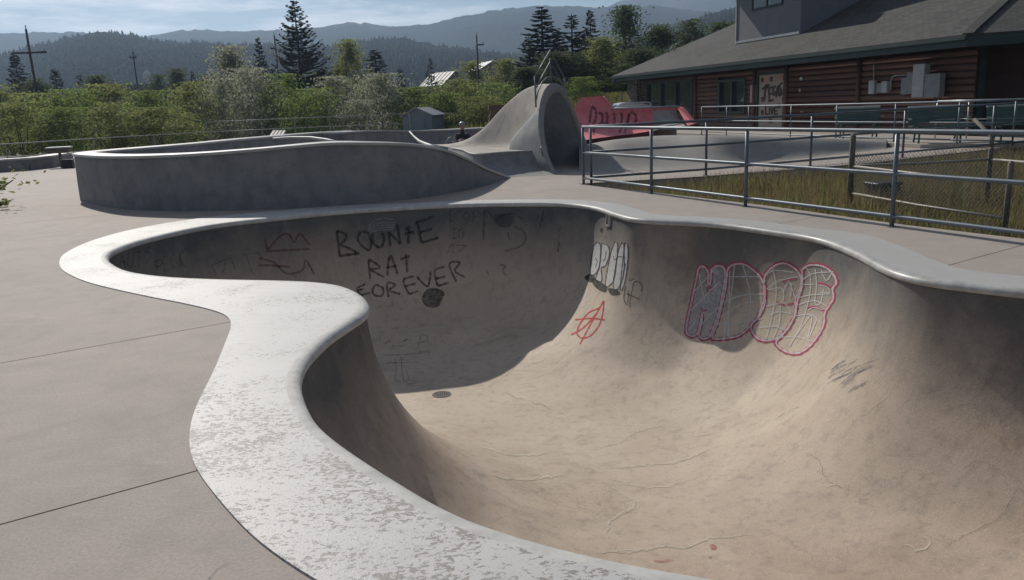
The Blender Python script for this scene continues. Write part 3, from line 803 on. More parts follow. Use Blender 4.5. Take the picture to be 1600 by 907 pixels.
# floor drain
dloc = hit(690, 617, 0.0)
dr = empty('floor_drain', dloc, 0, 'round slotted metal drain set in the pool floor', 'drain')
def disc(mb, r, z0, z1, n=28, hole=0.0):
    vs, fs = [], []
    for rr, z in ((r, z0), (r, z1)) if not hole else ((r, z0), (r, z1), (hole, z1), (hole, z0)):
        for k in range(n): a = 2 * math.pi * k / n; vs.append((rr * math.cos(a), rr * math.sin(a), z))
    rows = 2 if not hole else 4
    for q in range(rows - 1 if not hole else rows):
        q2 = (q + 1) % rows
        for k in range(n): k2 = (k + 1) % n; fs.append((q * n + k, q * n + k2, q2 * n + k2, q2 * n + k))
    if not hole: fs.append(tuple(range(n, 2 * n)))
    return mb.add(vs, fs)
M['iron'] = simple('drain_iron', (0.12, 0.11, 0.10), 0.6, 0.3, 30, metal=0.4)
disc(MB(), 0.125, -0.01, 0.008, hole=0.1).build('ring', M['iron'], dr)
disc(MB(), 0.1, -0.01, 0.003).build('plate', M['joint'], dr)
mb = MB()
for k in range(-3, 4): mb.box((k * 0.026, 0, 0.006), (0.012, 2 * math.sqrt(0.0095 - (k * 0.026) ** 2), 0.006))
mb.build('grate_bars', M['iron'], dr)
# ================================================================== THE RAISED BOWL BEHIND THE POOL
def V2(p): return Vector((p[0], p[1], 0))
rb_px = [((797, 278), 0.02), ((780, 283.5), 0.19), ((760, 290), 0.37), ((730, 297), 0.63), ((700, 303), 0.82), ((660, 309.5), 0.95), ((620, 314), 1.01), ((570, 319), 1.05), ((520, 322), 1.07), ((460, 326), 1.05), ((400, 328.5), 1.02), ((330, 330), 0.99), ((260, 330), 0.97), ((180, 326), 0.96), ((131, 315), 0.955)]
rb = [(*at(*p).to_2d(), h) for p, h in rb_px] + [(-9.15, 17.4, 0.95), (-8.95, 18.7, 0.95), (-7.9, 20.0, 0.97), (-7.1, 21.3, 1.0), (-6.6, 22.9, 1.0), (-5.9, 24.6, 1.0), (-5.2, 26.0, 0.98)]
RB = spline(rb, 0.16)
def wall_loft(name, path, prof, mtl, parent, inside_left, smooth=True):
    """prof(h) -> list of (inward offset, z) for a wall of height h"""
    P = path[:, :2]; t = np.gradient(P, axis=0); t /= np.linalg.norm(t, axis=1)[:, None]
    n = np.stack([-t[:, 1], t[:, 0]], 1) * (1 if inside_left else -1)
    rows = []
    for p, nn, h in zip(P, n, path[:, 2]):
        rows.append([(p[0] + nn[0] * o, p[1] + nn[1] * o, z) for o, z in prof(h)])
    k = len(rows[0]); V = np.array(rows).reshape(-1, 3); F = []
    for i in range(len(rows) - 1):
        for j in range(k - 1):
            q = (i * k + j, (i + 1) * k + j, (i + 1) * k + j + 1, i * k + j + 1)
            F.append(q)
    F.append(tuple(range(k))); F.append(tuple((len(rows) - 1) * k + j for j in range(k - 1, -1, -1)))
    o = mesh_np(name, V, F, mtl, parent, False)
    bm = bmesh.new(); bm.from_mesh(o.data); bmesh.ops.recalc_face_normals(bm, faces=bm.faces); bm.to_mesh(o.data); bm.free()
    if smooth:
        o.data.polygons.foreach_set('use_smooth', np.ones(len(o.data.polygons), bool))
        o.data.set_sharp_from_angle(angle=R(35))
    return o
raised = empty('raised_skate_bowl', tuple(V2(RB[len(RB) // 2])), 0, 'large raised grey concrete bowl with rounded outer wall behind the pool', 'skate bowl')
def local(o):       # keep world coordinates for meshes parented to an Empty that is not at the origin
    o.matrix_parent_inverse = Matrix.Translation(-o.parent.location) if o.parent.rotation_euler.z == 0 else o.parent.matrix_world.inverted()
    return o
def rb_outer(h): return [(0.0, -0.02), (0.0, h * 0.3), (0.012, h * 0.7), (0.02, h - 0.05)]
def rb_top(h):
    w = 0.42 * min(1, h / 0.3 + 0.12)
    return [(-0.012, h - 0.055), (-0.022, h - 0.03), (-0.014, h - 0.008), (0.02, h), (w * 0.9, h + 0.004), (w, h - 0.015), (w, h - 0.06)]
def rb_in(h):
    w = 0.42 * min(1, h / 0.3 + 0.12); r = max(h - 0.04, 0.02)
    return [(w - 0.02, h - 0.05)] + [(w + r * 1.1 * (1 - math.cos(a)), h - 0.05 - (r - 0.02) * math.sin(a)) for a in np.radians([8, 18, 30, 42, 55, 70, 85, 90])]
cross = np.cross(RB[6, :2] - RB[5, :2], np.array([-4.5, 18.0]) - RB[5, :2])
IL = bool(cross > 0)
local(wall_loft('outer_wall', RB, rb_outer, M['wall'], raised, IL))
local(wall_loft('rim', RB, rb_top, M['greyrim'], raised, IL))
local(wall_loft('inner_transition', RB, rb_in, M['wall'], raised, IL))
ow = raised.children[0]
ow_bvh = BVHTree.FromPolygons([tuple(v.co) for v in ow.data.vertices], [tuple(p.vertices) for p in ow.data.polygons])
def ohit(x, y, off=0.008): return hit(x, y, off, ow_bvh)
zo = (0, 190, 6.044)
mb = MB()
for s in ([(760, 360), (770, 420), (790, 470), (800, 540)], [(730, 480), (760, 540), (800, 600)], [(830, 340), (845, 380), (820, 440), (840, 480), (815, 540)], [(780, 590), (800, 620), (780, 680)], [(900, 380), (960, 400)], [(950, 440), (955, 520)]): stroke(mb, Z(*zo, s), 1.8, 1.5, 0.008, ohit)
local(mb.build('spray_tag', M['faint_paint'], raised))
for x, y0, y1, w_ in ((305, 262, 290, 1.6), (492, 290, 312, 1.4), (552, 260, 275, 1.5), (640, 245, 262, 1.4), (420, 255, 300, 0.9), (585, 240, 300, 0.9)):
    mb = MB(); stroke(mb, [(x, y0), (x + 1, (y0 + y1) / 2), (x, y1)], w_, 2, 0.008, ohit, taper=True)
    if mb.v: local(mb.build('drip_stain', M['faint_paint'], raised))
# hip edge curling down inside the raised bowl
hip = MB(); hip.tube([atd(427, 217, 20.3), atd(455, 215.5, 20.0), atd(485, 215.8, 19.6), atd(510, 219, 19.0), atd(533, 223.5, 18.2)], [0.03, 0.035, 0.04, 0.04, 0.03], 8)
local(hip.build('hip_edge', M['greyrim'], raised, True))
hv = [atd(427, 217, 20.3), atd(455, 215.5, 20.0), atd(485, 215.8, 19.6), atd(510, 219, 19.0), atd(533, 223.5, 18.2)]
hp = MB()
for a, b in zip(hv[:-1], hv[1:]):
    n_ = Vector((0.45, -0.9, 0))
    prev = None
    for k in range(6):
        f = k / 5; off = n_ * (0.9 * (1 - math.cos(f * math.pi / 2)))
        za, zb = a.z * (1 - math.sin(f * math.pi / 2)), b.z * (1 - math.sin(f * math.pi / 2))
        row = (Vector((a.x, a.y, za)) + off, Vector((b.x, b.y, zb)) + off)
        if prev: hp.add([prev[0], prev[1], row[1], row[0]], [(0, 1, 2, 3)])
        prev = row
local(hp.build('inner_hip', M['wall'], raised, True))

# long quarter pipe closing the park at the back
qp = np.array([(*atd(536, 205.5, 24.2).to_2d(), 0.98), (*atd(590, 205, 26).to_2d(), 0.95), (*atd(640, 204, 27.5).to_2d(), 0.86), (*atd(700, 201, 29).to_2d(), 0.80), (*atd(770, 198, 30).to_2d(), 0.78), (*atd(850, 196, 30.6).to_2d(), 0.74), (*atd(930, 195, 31).to_2d(), 0.7)])
QP = spline(qp, 0.3)
back = empty('quarter_pipe', tuple(V2(QP[10])), 0, 'long low grey quarter pipe wall closing the park behind the seated person', 'ramp')
def q_body(h): return [(-0.9, -0.02), (-0.9, h - 0.06), (-0.02, h - 0.06)] + [(-0.02 + h * 1.15 * (1 - math.cos(a)), (h - 0.06) * (1 - math.sin(a))) for a in np.radians([4, 15, 28, 42, 56, 70, 84, 90])]
def q_top(h): return [(-0.93, h - 0.055), (-0.93, h), (0.0, h + 0.003), (0.02, h - 0.02), (0.0, h - 0.055)]
cr2 = np.cross(QP[6, :2] - QP[5, :2], np.array([0, 20.0]) - QP[5, :2])
local(wall_loft('transition', QP, q_body, M['wall'], back, bool(cr2 > 0)))
local(wall_loft('top_slab', QP, q_top, M['greyrim'], back, bool(cr2 > 0)))
rib = MB(); rib.tube([atd(640, 206, 26.2), atd(646, 213, 25.2), atd(655, 221, 24.2), atd(668, 227, 23.2), atd(683, 231, 22.2)], [0.025, 0.03, 0.045, 0.06, 0.05], 8)
local(rib.build('hip_edge', M['greyrim'], back, True))

# ================================================================== THE CONCRETE WAVE
wave = empty('wave_ramp', (0.4, 19.5, 0), 0, 'tall concrete wave with arched tunnel mouth and guard rail on its crest', 'ramp')
arch_px = [(871, 274, 18.0), (861, 255, 18.2), (854, 230, 18.5), (850, 200, 18.8), (851, 178, 19.1), (855, 160, 19.4), (863, 148, 19.7), (871, 144.5, 19.95), (879, 149, 20.15), (887, 163, 20.3), (896, 184, 20.5), (906, 210, 20.7), (916, 238, 20.8), (926, 266, 20.8)]
lip_px = [(866, 275, 17.95), (856, 256, 18.15), (846, 231, 18.5), (841, 200, 18.8), (842, 174, 19.1), (846, 153, 19.4), (853, 137, 19.7), (863, 130, 19.95), (876, 134, 20.2), (888, 151, 20.4), (899, 178, 20.6), (910, 206, 20.8), (921, 237, 20.9), (932, 266, 20.9)]
def dense(px, n): 
    P = spline([tuple(atd(*p)) for p in px], 0.05); s = np.linspace(0, len(P) - 1, n).astype(int); return P[s]
NA = 41
arch, lip = dense(arch_px, NA), dense(lip_px, NA)
ax_in = Vector((-0.93, 0.30, 0)); ax_in.normalize()
def rows_mesh(name, rows, mtl, parent, smooth=True):
    k = len(rows[0]); V = np.array(rows).reshape(-1, 3)
    F = [(i * k + j, (i + 1) * k + j, (i + 1) * k + j + 1, i * k + j + 1) for i in range(len(rows) - 1) for j in range(k - 1)]
    return local(mesh_np(name, V, F, mtl, parent, smooth))
lip_o = [tuple(p) for p in lip]
mid = (arch + lip) / 2 + np.array([0.05, -0.02, 0])
rows_mesh('mouth_lip', [lip, mid, arch, arch + np.array([-0.06, 0.02, 0])], M['mound'], wave)
cen = arch.mean(0)
tun = []
for s in np.linspace(0, 1, 10):
    sh = np.array([ax_in.x, ax_in.y, 0]) * 1.15 * s
    P = arch + np.array([-0.06, 0.02, 0]) + sh
    P = P + (np.array([cen[0], cen[1], 0]) + sh - P) * np.array([1, 1, 0.9]) * (0.62 * s ** 1.0)
    P[:, 2] = np.maximum(P[:, 2], -0.01)
    tun.append(P)
tun.append(np.repeat(tun[-1].mean(0)[None] * np.array([1, 1, 0.5]), NA, 0))
rows_mesh('tunnel', tun, M['wall'], wave)
# outer hull: sections from the lip to the low left shoulder
ridge = [(862, 129.5, 20.0), (845, 130.5, 20.7), (823, 137, 21.4), (803, 151, 21.9), (779, 174, 22.3), (756, 200, 22.6), (728, 219, 22.9), (695, 228.5, 23.0)]
rid = spline([tuple(atd(*p)) for p in ridge], 0.12)
front = spline([tuple(at(x, y, 0.5)) for x, y in ((848, 235.5), (822, 232), (795, 229.5), (765, 228.5), (738, 228.5), (714, 229), (690, 229))], 0.05)
backl = spline([(2.0, 21.2, 0.3), (1.6, 23.0, 0.35), (1.0, 23.8, 0.4), (0.2, 24.2, 0.45), (-0.8, 24.3, 0.5), (-1.4, 24.3, 0.5), (-2.2, 24.2, 0.5)], 0.05)
NS = 26
def samp(P, s): 
    i = s * (len(P) - 1); a = int(min(i, len(P) - 2)); f = i - a; return P[a] * (1 - f) + P[a + 1] * f
cut = int(np.argmax(lip[:, 2] >= 0.5)); lip_h = lip.copy(); lip_h[:cut] = lip[cut]      # below the shelf the bank meets the mouth directly
hull = [lip_h]
for q in range(1, NS + 1):
    s = q / NS
    r_, f_, b_ = samp(rid, s), samp(front, s ** 0.9), samp(backl, s ** 0.9)
    sec = []
    for k in range(NA):
        u = k / (NA - 1) * 2
        foot, t = (f_, u) if u <= 1 else (b_, 2 - u)
        e = 0.5 - 0.5 * math.cos(math.pi * t)
        lift = 0.55 * t ** 1.35 + 0.45 * e
        hx = t
        p = foot[:2] + (r_[:2] - foot[:2]) * hx
        z = foot[2] + (r_[2] - foot[2]) * lift
        sec.append((p[0], p[1], z))
    sec = np.array(sec)
    bl = min(1.0, s / 0.11); bl = bl * bl * (3 - 2 * bl)
    near = lip_h + (np.array(rid[0]) * 0 + np.array([ax_in.x, ax_in.y, 0]) * 1.6 * s)
    hull.append(near * (1 - bl) + sec * bl)
hull_o = rows_mesh('hull', hull, M['wave'], wave)
sub = hull_o.modifiers.new('s', 'SUBSURF'); sub.levels = 1; sub.render_levels = 1
# shelf beside the wave and the bank below it
sh_top = [at(690, 228.5, 0.5), at(722, 234.5, 0.5), at(742, 241, 0.5), at(790, 238, 0.5), at(845, 235, 0.5), Vector((1.05, 19.6, 0.5)), Vector((0.6, 22.6, 0.49)), Vector((-1.9, 24.0, 0.49)), Vector((-2.3, 23.9, 0.45))]
mb = MB(); mb.add(sh_top, [tuple(range(len(sh_top)))]); 
local(mb.build('shelf', M['wave'], wave))
tops = spline([tuple(p) for p in (at(700, 231, 0.5), at(722, 234.5, 0.5), at(742, 241, 0.5), at(790, 238, 0.5), at(845, 235, 0.5), Vector(lip[cut]) + Vector((0.0, 0, -0.01)))], 0.1)
bots = spline([tuple(p) for p in (at(700, 303, 0.0), at(750, 291, 0.0), at(797, 278, 0.0), at(832, 275.7, 0.0), at(862, 273.8, 0), at(868, 273.6, 0.0))], 0.1)
NB = 30
rowsb = []
for a in np.radians([0, 12, 25, 40, 55, 70, 82, 90]):
    row = []
    for k in range(NB):
        tp, bp = samp(tops, k / (NB - 1)), samp(bots, k / (NB - 1))
        xy = tp[:2] + (bp[:2] - tp[:2]) * (1 - math.cos(a)); row.append((xy[0], xy[1], 0.498 * (1 - math.sin(a)) + 0.002))
    rowsb.append(row)
rows_mesh('front_bank', rowsb, M['wall'], wave)
edge = MB(); edge.tube([Vector(p) + Vector((0, 0, 0.0)) for p in tops[4:]], 0.02, 6); local(edge.build('bank_edge', M['greyrim'], wave, True))

guard = empty('crest_guard_rail', tuple(atd(860, 130, 20.3)), 0, 'peaked steel guard rail standing on top of the concrete wave', 'railing')
def gtube(name, pts, r): 
    mb = MB(); mb.tube(pts, r, 8); return local(mb.build(name, M['steel'], guard, True))
gtube('post', [atd(837.5, 168, 19.6), atd(835.5, 120, 19.6)], 0.02)
gtube('post', [atd(882.5, 142, 20.4), atd(882, 121, 20.4)], 0.02)
gtube('post', [atd(861, 130, 20.5), atd(859.5, 92, 20.5)], 0.015)
gtube('top_rail', [atd(835.5, 121, 19.6), atd(859.5, 79, 20.5), atd(882, 122.5, 20.4)], 0.019)
gtube('middle_rail', [atd(838, 137, 19.6), atd(859.5, 97, 20.5), atd(881, 135, 20.4)], 0.018)
gtube('hoop', [atd(838, 156, 19.6), atd(841, 142, 19.7), atd(847, 129, 20.0), atd(854, 122, 20.3), atd(862, 119.5, 20.5), atd(870, 122, 20.5), atd(877, 129, 20.45), atd(882, 138, 20.4)], 0.016)

# ================================================================== LOW CONCRETE HUMP
hx, hy = np.meshgrid(np.linspace(0, 1, 60), np.linspace(0, 1, 24))
fl = [at(905, 268.5), at(960, 268.5), at(1040, 265.5), at(1120, 260.5), at(1210, 252), at(1300, 243), at(1385, 233)]
FL = spline([tuple(p) for p in fl], 0.05)
tl = [at(905, 231, 0.43), at(960, 220, 0.60), at(1040, 213, 0.61), at(1120, 212.5, 0.62), at(1210, 214, 0.50), at(1300, 217, 0.35), at(1385, 222, 0.14)]
TL = spline([tuple(p) for p in tl], 0.05)
rows = []
for k, v in enumerate(np.linspace(0, 1, 30)):
    row = []
    for j in range(70):
        u = j / 69
        a, b = samp(FL, u), samp(TL, u)
        if v < 0.5:
            w = v / 0.5; xy = a[:2] + (b[:2] - a[:2]) * w; z = b[2] * (0.5 - 0.5 * math.cos(math.pi * w ** 0.9)); 
        else:
            w = (v - 0.5) / 0.5; dirv = (b[:2] - a[:2]) / np.linalg.norm(b[:2] - a[:2]); xy = b[:2] + dirv * w * 6.0
            z = b[2] * (0.5 + 0.5 * math.cos(math.pi * w)) + 0.002
        row.append((xy[0], xy[1], z + 0.004))
    rows.append(row)
hump = empty('concrete_hump', (4, 20, 0), 0, 'low smooth grey concrete hump between the red ramp and the railing', 'ramp')
rows_mesh('surface', rows, M['mound'], hump)

# ================================================================== RED RAMP
def red_material():
    t = NT('red_ramp_paint')
    n = t.noise(2.2, 6, 0.65)
    c = t.mix(t.ramp(n, 0.3, 0.7), (0.64, 0.12, 0.15), (0.74, 0.26, 0.27))
    chips = t.noise(8, 6, 0.75, vec=t.scaled((1, 1, 0.6)))
    c = t.mix(t.ramp(chips, 0.66, 0.70), c, (0.42, 0.32, 0.30))
    x, y, z = t.xyz()
    low = t.n.new('ShaderNodeMapRange'); t.l.new(t.math('ADD', z, t.math('MULTIPLY', t.noise(5, 6, 0.8), -0.9)), low.inputs[0])
    low.inputs[1].default_value = -0.05; low.inputs[2].default_value = -0.25
    c = t.mix(t.math('MULTIPLY', low.outputs[0], 0.6), c, (0.45, 0.30, 0.28))
    t.bump(t.noise(40, 3), 0.2, 0.006)
    return t.done(c, 0.62, 0, 0.4)
M['red'] = red_material()
M['grey_panel'] = concrete('streaked_panel', (0.36, 0.35, 0.33), (0.43, 0.41, 0.38), stain=1.6, blotch=2.5)
M['grey_spray'] = paint('dark_grey_spray', (0.06, 0.045, 0.05), 0.8, 0.6, 12)
ramp = empty('red_ramp', tuple(atd(990, 200, 30).xy) + (0,), 0, 'red painted concrete ramp with dark spray scrawl and raised left end', 'ramp')
def rsheet(name, low_px, high_px, mtl, thick=0.5, n=24, curl=0.9):
    lo = spline([tuple(atd(*p)) for p in low_px], 0.05); hi = np.array([tuple(atd(*p)) for p in high_px]); hi = np.vstack([np.linspace(p_, q_, 20, endpoint=False) for p_, q_ in zip(hi[:-1], hi[1:])] + [hi[-1:]])
    rows = []
    for v in np.linspace(0, 1, 9):
        e = 1 - math.cos(v * math.pi / 2) if curl else v
        row = []
        for k in range(n):
            a, b = samp(lo, k / (n - 1)), samp(hi, k / (n - 1))
            zz = a[2] + (b[2] - a[2]) * (v if not curl else (1 - math.cos(v * math.pi / 2)) * 0.55 + v * 0.45)
            xy = a[:2] + (b[:2] - a[:2]) * (math.sin(v * math.pi / 2) if curl else v)
            row.append((xy[0], xy[1], zz))
        rows.append(row)
    rows.append([(samp(hi, k / (n - 1)) + np.array([0.12, thick, 0.0])) for k in range(n)])
    rows.append([(samp(hi, k / (n - 1)) * np.array([1, 1, 0]) + np.array([0.12, thick, 0.0])) for k in range(n)])
    o = rows_mesh(name, rows, mtl, ramp)
    o.data.set_sharp_from_angle(angle=R(40)); return o
rsheet('raised_end', [(915, 219, 28.0), (935, 216, 28.2), (956, 213.5, 28.6), (966, 212, 28.8)], [(891, 180, 29.6), (908, 152.5, 30.2), (943, 150.5, 30.8), (957.5, 171, 31.0)], M['red'])
rsheet('face', [(966, 212, 28.8), (985, 210, 29.2), (1005, 207, 29.6), (1022, 204, 30.0)], [(957.5, 171, 31.0), (980, 170.3, 31.3), (1000, 169.6, 31.6), (1020, 168.8, 32.0)], M['red'])
rsheet('bare_panel', [(1022, 204, 30.0), (1045, 201, 30.4), (1072, 197, 30.8)], [(1020, 173.5, 31.95), (1040, 172.8, 32.2), (1057, 172.2, 32.4)], M['grey_panel'])
mb = MB(); a, b, c, d = atd(1058, 168, 32.2), atd(1064, 169, 32.4), atd(1084, 194, 30.6), atd(1074, 197, 30.5)
bk = Vector((0.3, 0.8, 0))
mb.add([a, b, c, d, a + bk, b + bk, c + bk, d + bk], [(0, 3, 2, 1), (4, 5, 6, 7), (0, 1, 5, 4), (1, 2, 6, 5), (2, 3, 7, 6), (3, 0, 4, 7)])
local(mb.build('end_wing', M['red'], ramp))
mb = MB(); mb.tube([atd(957, 170.5, 30.9), atd(1000, 169, 31.5), atd(1061, 167, 32.3)], 0.04, 8); local(mb.build('coping', M['galv'], ramp, True))
mb = MB(); q = [atd(957.5, 170.6, 31.05), atd(1020, 168.4, 32.05), atd(1060, 167.2, 32.45), atd(1060, 173, 32.45), atd(1020, 174, 32.05), atd(957.5, 175, 31.05)]
mb.add(q, [(0, 5, 4, 1), (1, 4, 3, 2)]); local(mb.build('top_board', M['red'], ramp))
rv, rf = [], []
for o in ramp.children:
    if o.name.split('.')[0] in ('raised_end', 'face', 'bare_panel'):
        b0 = len(rv); rv += [tuple(v.co) for v in o.data.vertices]; rf += [tuple(b0 + i for i in p.vertices) for p in o.data.polygons]
ramp_bvh = BVHTree.FromPolygons(rv, rf)
def rhit(x, y, off=0.01): return hit(x, y, off, ramp_bvh)
zr_ = (860, 130, 6.4)
mb = MB()
for s in ([(390, 400), (405, 290), (428, 235), (455, 290), (450, 370), (420, 420)], [(480, 300), (520, 320), (510, 400), (480, 420)], [(520, 400), (590, 420)], [(555, 290), (570, 340), (560, 410)], [(625, 300), (640, 340), (635, 430)], [(700, 300), (715, 340), (700, 430)], [(760, 420), (790, 300), (770, 430)], [(800, 290), (850, 320), (855, 380), (835, 400)], [(430, 520), (440, 430)], [(690, 500), (720, 430)], [(740, 510), (760, 440)]):
    stroke(mb, Z(*zr_, s), 4.2, 2.0, 0.012, rhit)
local(mb.build('spray_scrawl', M['grey_spray'], ramp))
# ================================================================== RAILINGS
def railing(label, posts, top, mids, r=0.025, mtl=None, post_r=0.026, group=None, ext=(0, 0), pz=0.0, post_set=None, tops=None):
    """posts: list of ground points; rails follow them"""
    mtl = mtl or M['steel']
    b = empty('railing', tuple(posts[0]), 0, label, 'railing', group)
    for p in (post_set if post_set is not None else posts):
        mb = MB(); mb.tube([Vector(p) + Vector((0, 0, pz - 0.02)), Vector(p) + Vector((0, 0, top - 0.02))], post_r, 10)
        local(mb.build('post', mtl, b, True))
        if post_r > 0.02:
            mb = MB(); mb.tube([Vector(p) + Vector((0, 0, 0.0)), Vector(p) + Vector((0, 0, 0.012))], post_r * 1.9, 10); local(mb.build('base_plate', mtl, b))
    pts = [Vector(p) for p in posts]
    for nm, h in [('top_rail', top)] + [('middle_rail' if i == 0 else 'bottom_rail', q) for i, q in enumerate(mids)]:
        mb = MB(); mb.tube([p + Vector((0, 0, h)) for p in pts], r * (1.1 if nm == 'top_rail' else 1), 10); local(mb.build(nm, mtl, b, True))
    return b
ra = [at(912, 288.5), at(1029, 302), at(1177, 322), at(1393, 355)]
dirA = (ra[3] - ra[0]).normalized()
ra_p = [ra[0]] + [ra[0] + dirA * (ra[i] - ra[0]).dot(dirA) for i in (1, 2, 3)] + [ra[0] + dirA * 9.15, ra[0] + dirA * 11.6]
railing('grey steel three-bar railing along the deck edge, nearest the pool', ra_p, 1.09, [0.61, 0.125])
rb0 = at(924, 287.5)
rb_p = [rb0, at(1103, 274.5), at(1266, 259.5), at(1410, 246.5), at(1548, 234), at(1690, 220)]
railing('grey steel railing running back from the corner post toward the picnic tables', rb_p, 1.09, [0.61, 0.125])
# rail on the patio in front of the building
PZ = 0.10
rc_px = [(1096, 32.8), (1135, 31.0), (1169, 29.6), (1235, 27.2), (1306, 25.0), (1397, 22.9), (1496, 21.0), (1583, 19.6)]
rc_p = [Vector((*atd(x, 210, Y).to_2d(), PZ)) for x, Y in rc_px]
railing('thin grey patio railing in front of the log building', rc_p, 1.07, [0.54, 0.10], r=0.021, post_r=0.022)
rd_p = [Vector((*atd(1462, 200, 23.8).to_2d(), PZ)), Vector((*atd(1511, 200, 22.9).to_2d(), PZ)), Vector((*atd(1610, 200, 21.5).to_2d(), PZ))]
railing('short pale handrail by the building corner behind the patio railing', rd_p, 1.06, [0.55], r=0.02, mtl=M['galv'], post_r=0.02)
M['railgrey'] = simple('weathered_rail', (0.24, 0.25, 0.25), 0.5, 0.2, 6, metal=0.3)
# far rails on the left
def grd(x, y, Y, z): p = atd(x, y, Y); return Vector((p.x, p.y, z))
l1 = [grd(-60, 225, 31.5, -0.2), grd(8, 225, 33.0, -0.2), grd(145, 217, 37.0, -0.2), grd(240, 212, 39.5, -0.2), grd(330, 206, 42.5, -0.2)]
railing('thin grey railing in front of the willow thicket on the left', l1, 1.05, [0.52], r=0.019, mtl=M['railgrey'], post_r=0.022)
l2 = [grd(x, 190, Y, 0.26) for x, Y in ((322, 43.5), (408, 44.2), (460, 44.5), (515, 44.8), (575, 45), (640, 45.2))]
railing('thin grey railing below the silvery bushes behind the raised bowl', l2, 1.08, [0.56], r=0.02, mtl=M['railgrey'], post_r=0.022)

# ================================================================== CHAIN-LINK ENCLOSURE IN THE GRASS
fence = empty('chain_link_fence', (5.14, 12.0, -0.3), 0, 'low chain-link fence corner standing in the grass beyond the railing', 'fence')
M['rust'] = simple('weathered_pipe', (0.17, 0.15, 0.13), 0.75, 0.4, 30, metal=0.3)
M['palepipe'] = simple('pale_pipe', (0.34, 0.32, 0.29), 0.6, 0.5, 60, metal=0.3)
gz = -0.30
f0, f1, f2 = Vector((5.14, 12.0, gz)), Vector((5.68, 9.05, gz)), Vector((7.30, 12.15, gz))
f3 = f2 + (f1 - f0)
for p, h, r_ in ((f0, 1.2, 0.042), (f1, 0.98, 0.032), (f2, 0.92, 0.036), (f3, 0.92, 0.036)):
    mb = MB(); mb.tube([p + Vector((0, 0, -0.1)), p + Vector((0, 0, h)), p + Vector((0, 0, h + 0.03))], [r_, r_, r_ * 0.5], 10); local(mb.build('post', M['rust'], fence, True))
for a, b, nm in ((f0, f1, 'top_pipe'), (f0, f2, 'top_pipe'), (f2, f3, 'top_pipe')):
    mb = MB(); mb.tube([a + Vector((0, 0, 0.76)), (a + b) / 2 + Vector((0, 0, 0.75)), b + Vector((0, 0, 0.76))], 0.018, 8); local(mb.build(nm, M['palepipe'], fence, True))
mb = MB(); mb.tube([f0 + Vector((0, 0, 0.36)), (f0 + f1) / 2 + Vector((0, 0, 0.345)), f1 + Vector((0, 0, 0.36))], 0.016, 8); local(mb.build('lower_pipe', M['palepipe'], fence, True))
mb = MB(); mb.tube([f2 + Vector((0, 0, 0.95)), f2 + Vector((0.05, 0.1, 1.1)), f2 + Vector((-0.1, 0.35, 1.35))], 0.03, 8); local(mb.build('brace', M['rust'], fence, True))
M['wire'] = simple('chain_wire', (0.17, 0.17, 0.165), 0.6, 0.2, 30, metal=0.4)
mb = MB()
for a, b in ((f0, f1), (f0, f2), (f2, f3)):
    L = (b - a).length; d = (b - a).normalized(); hgt, cell = 0.92, 0.062
    n = int((L + hgt) / cell)
    for k in range(n):
        for s in (1, -1):
            x0 = k * cell - (hgt if s == 1 else 0); z0, x1, z1 = 0.0, x0 + hgt * s if s == 1 else x0 - hgt, hgt
            lo, hi = 0.0, 1.0
            if x1 != x0:
                tA, tB = (0 - x0) / (x1 - x0), (L - x0) / (x1 - x0)
                lo, hi = max(0, min(tA, tB)), min(1, max(tA, tB))
            if hi - lo < 0.02: continue
            p = a + d * (x0 + (x1 - x0) * lo) + Vector((0, 0, 0.02 + hgt * lo)); q = a + d * (x0 + (x1 - x0) * hi) + Vector((0, 0, 0.02 + hgt * hi))
            mb.tube([p, q], 0.0026, 3, caps=False)
w_ = local(mb.build('wire_mesh', M['wire'], fence)); w_['kind'] = 'stuff'
vb = empty('utility_box', (6.05, 12.9, -0.34), 0.2, 'black utility box in the grass behind the chain-link fence', 'box')
M['blackbox'] = simple('black_plastic', (0.02, 0.021, 0.024), 0.5, 0.3, 10)
MB().bevbox((0, 0, 0.2), (0.42, 0.34, 0.4), 0.02).build('case', M['blackbox'], vb)
MB().bevbox((0, 0, 0.42), (0.46, 0.38, 0.05), 0.012).build('lid', M['blackbox'], vb)

# ================================================================== LOG BUILDING
T1 = Vector((0.254, -0.967, 0)).normalized(); N1 = Vector((T1.y * -1, T1.x, 0)); N1 = N1 if N1.x > 0 else -N1   # N1 points into the building
BO = Vector((6.45, 49.0, 0)); LF = 26.4; EZ = 2.98; OV = 0.95; GZ = 0.16
T2 = Vector((0.89, -0.455, 0)).normalized(); N2 = Vector((-T2.y, T2.x, 0)); N2 = N2 if N2.y > 0 else -N2
BC = BO + T1 * LF
PT = math.tan(R(25))
house = empty('log_building', tuple(BO + T1 * 14 + N1 * 5), 0, 'dark brown log building with grey shingle roof and grey upper storey', 'building')
def logmat():
    t = NT('stained_logs'); n = t.noise(2.0, 6, 0.65, vec=t.scaled((0.6, 0.6, 9)))
    oi = t.n.new('ShaderNodeObjectInfo'); n = t.math('ADD', t.math('MULTIPLY', n, 0.8), t.math('MULTIPLY', oi.outputs['Random'], 0.28))
    c = t.mix(t.ramp(n, 0.3, 0.75), (0.060, 0.031, 0.026), (0.125, 0.062, 0.048))
    t.bump(t.noise(6, 6, 0.7, vec=t.scaled((0.5, 0.5, 10))), 0.4, 0.01)
    return t.done(c, 0.6, 0, 0.35)
M['log'] = logmat()
M['green_trim'] = simple('dark_green_trim', (0.022, 0.045, 0.043), 0.5, 0.2, 3)
M['soffit'] = simple('dark_soffit', (0.04, 0.042, 0.042), 0.8, 0.2, 3)
M['glass'] = NT('window_glass').done((0.02, 0.035, 0.04), 0.06, 0, 0.8)
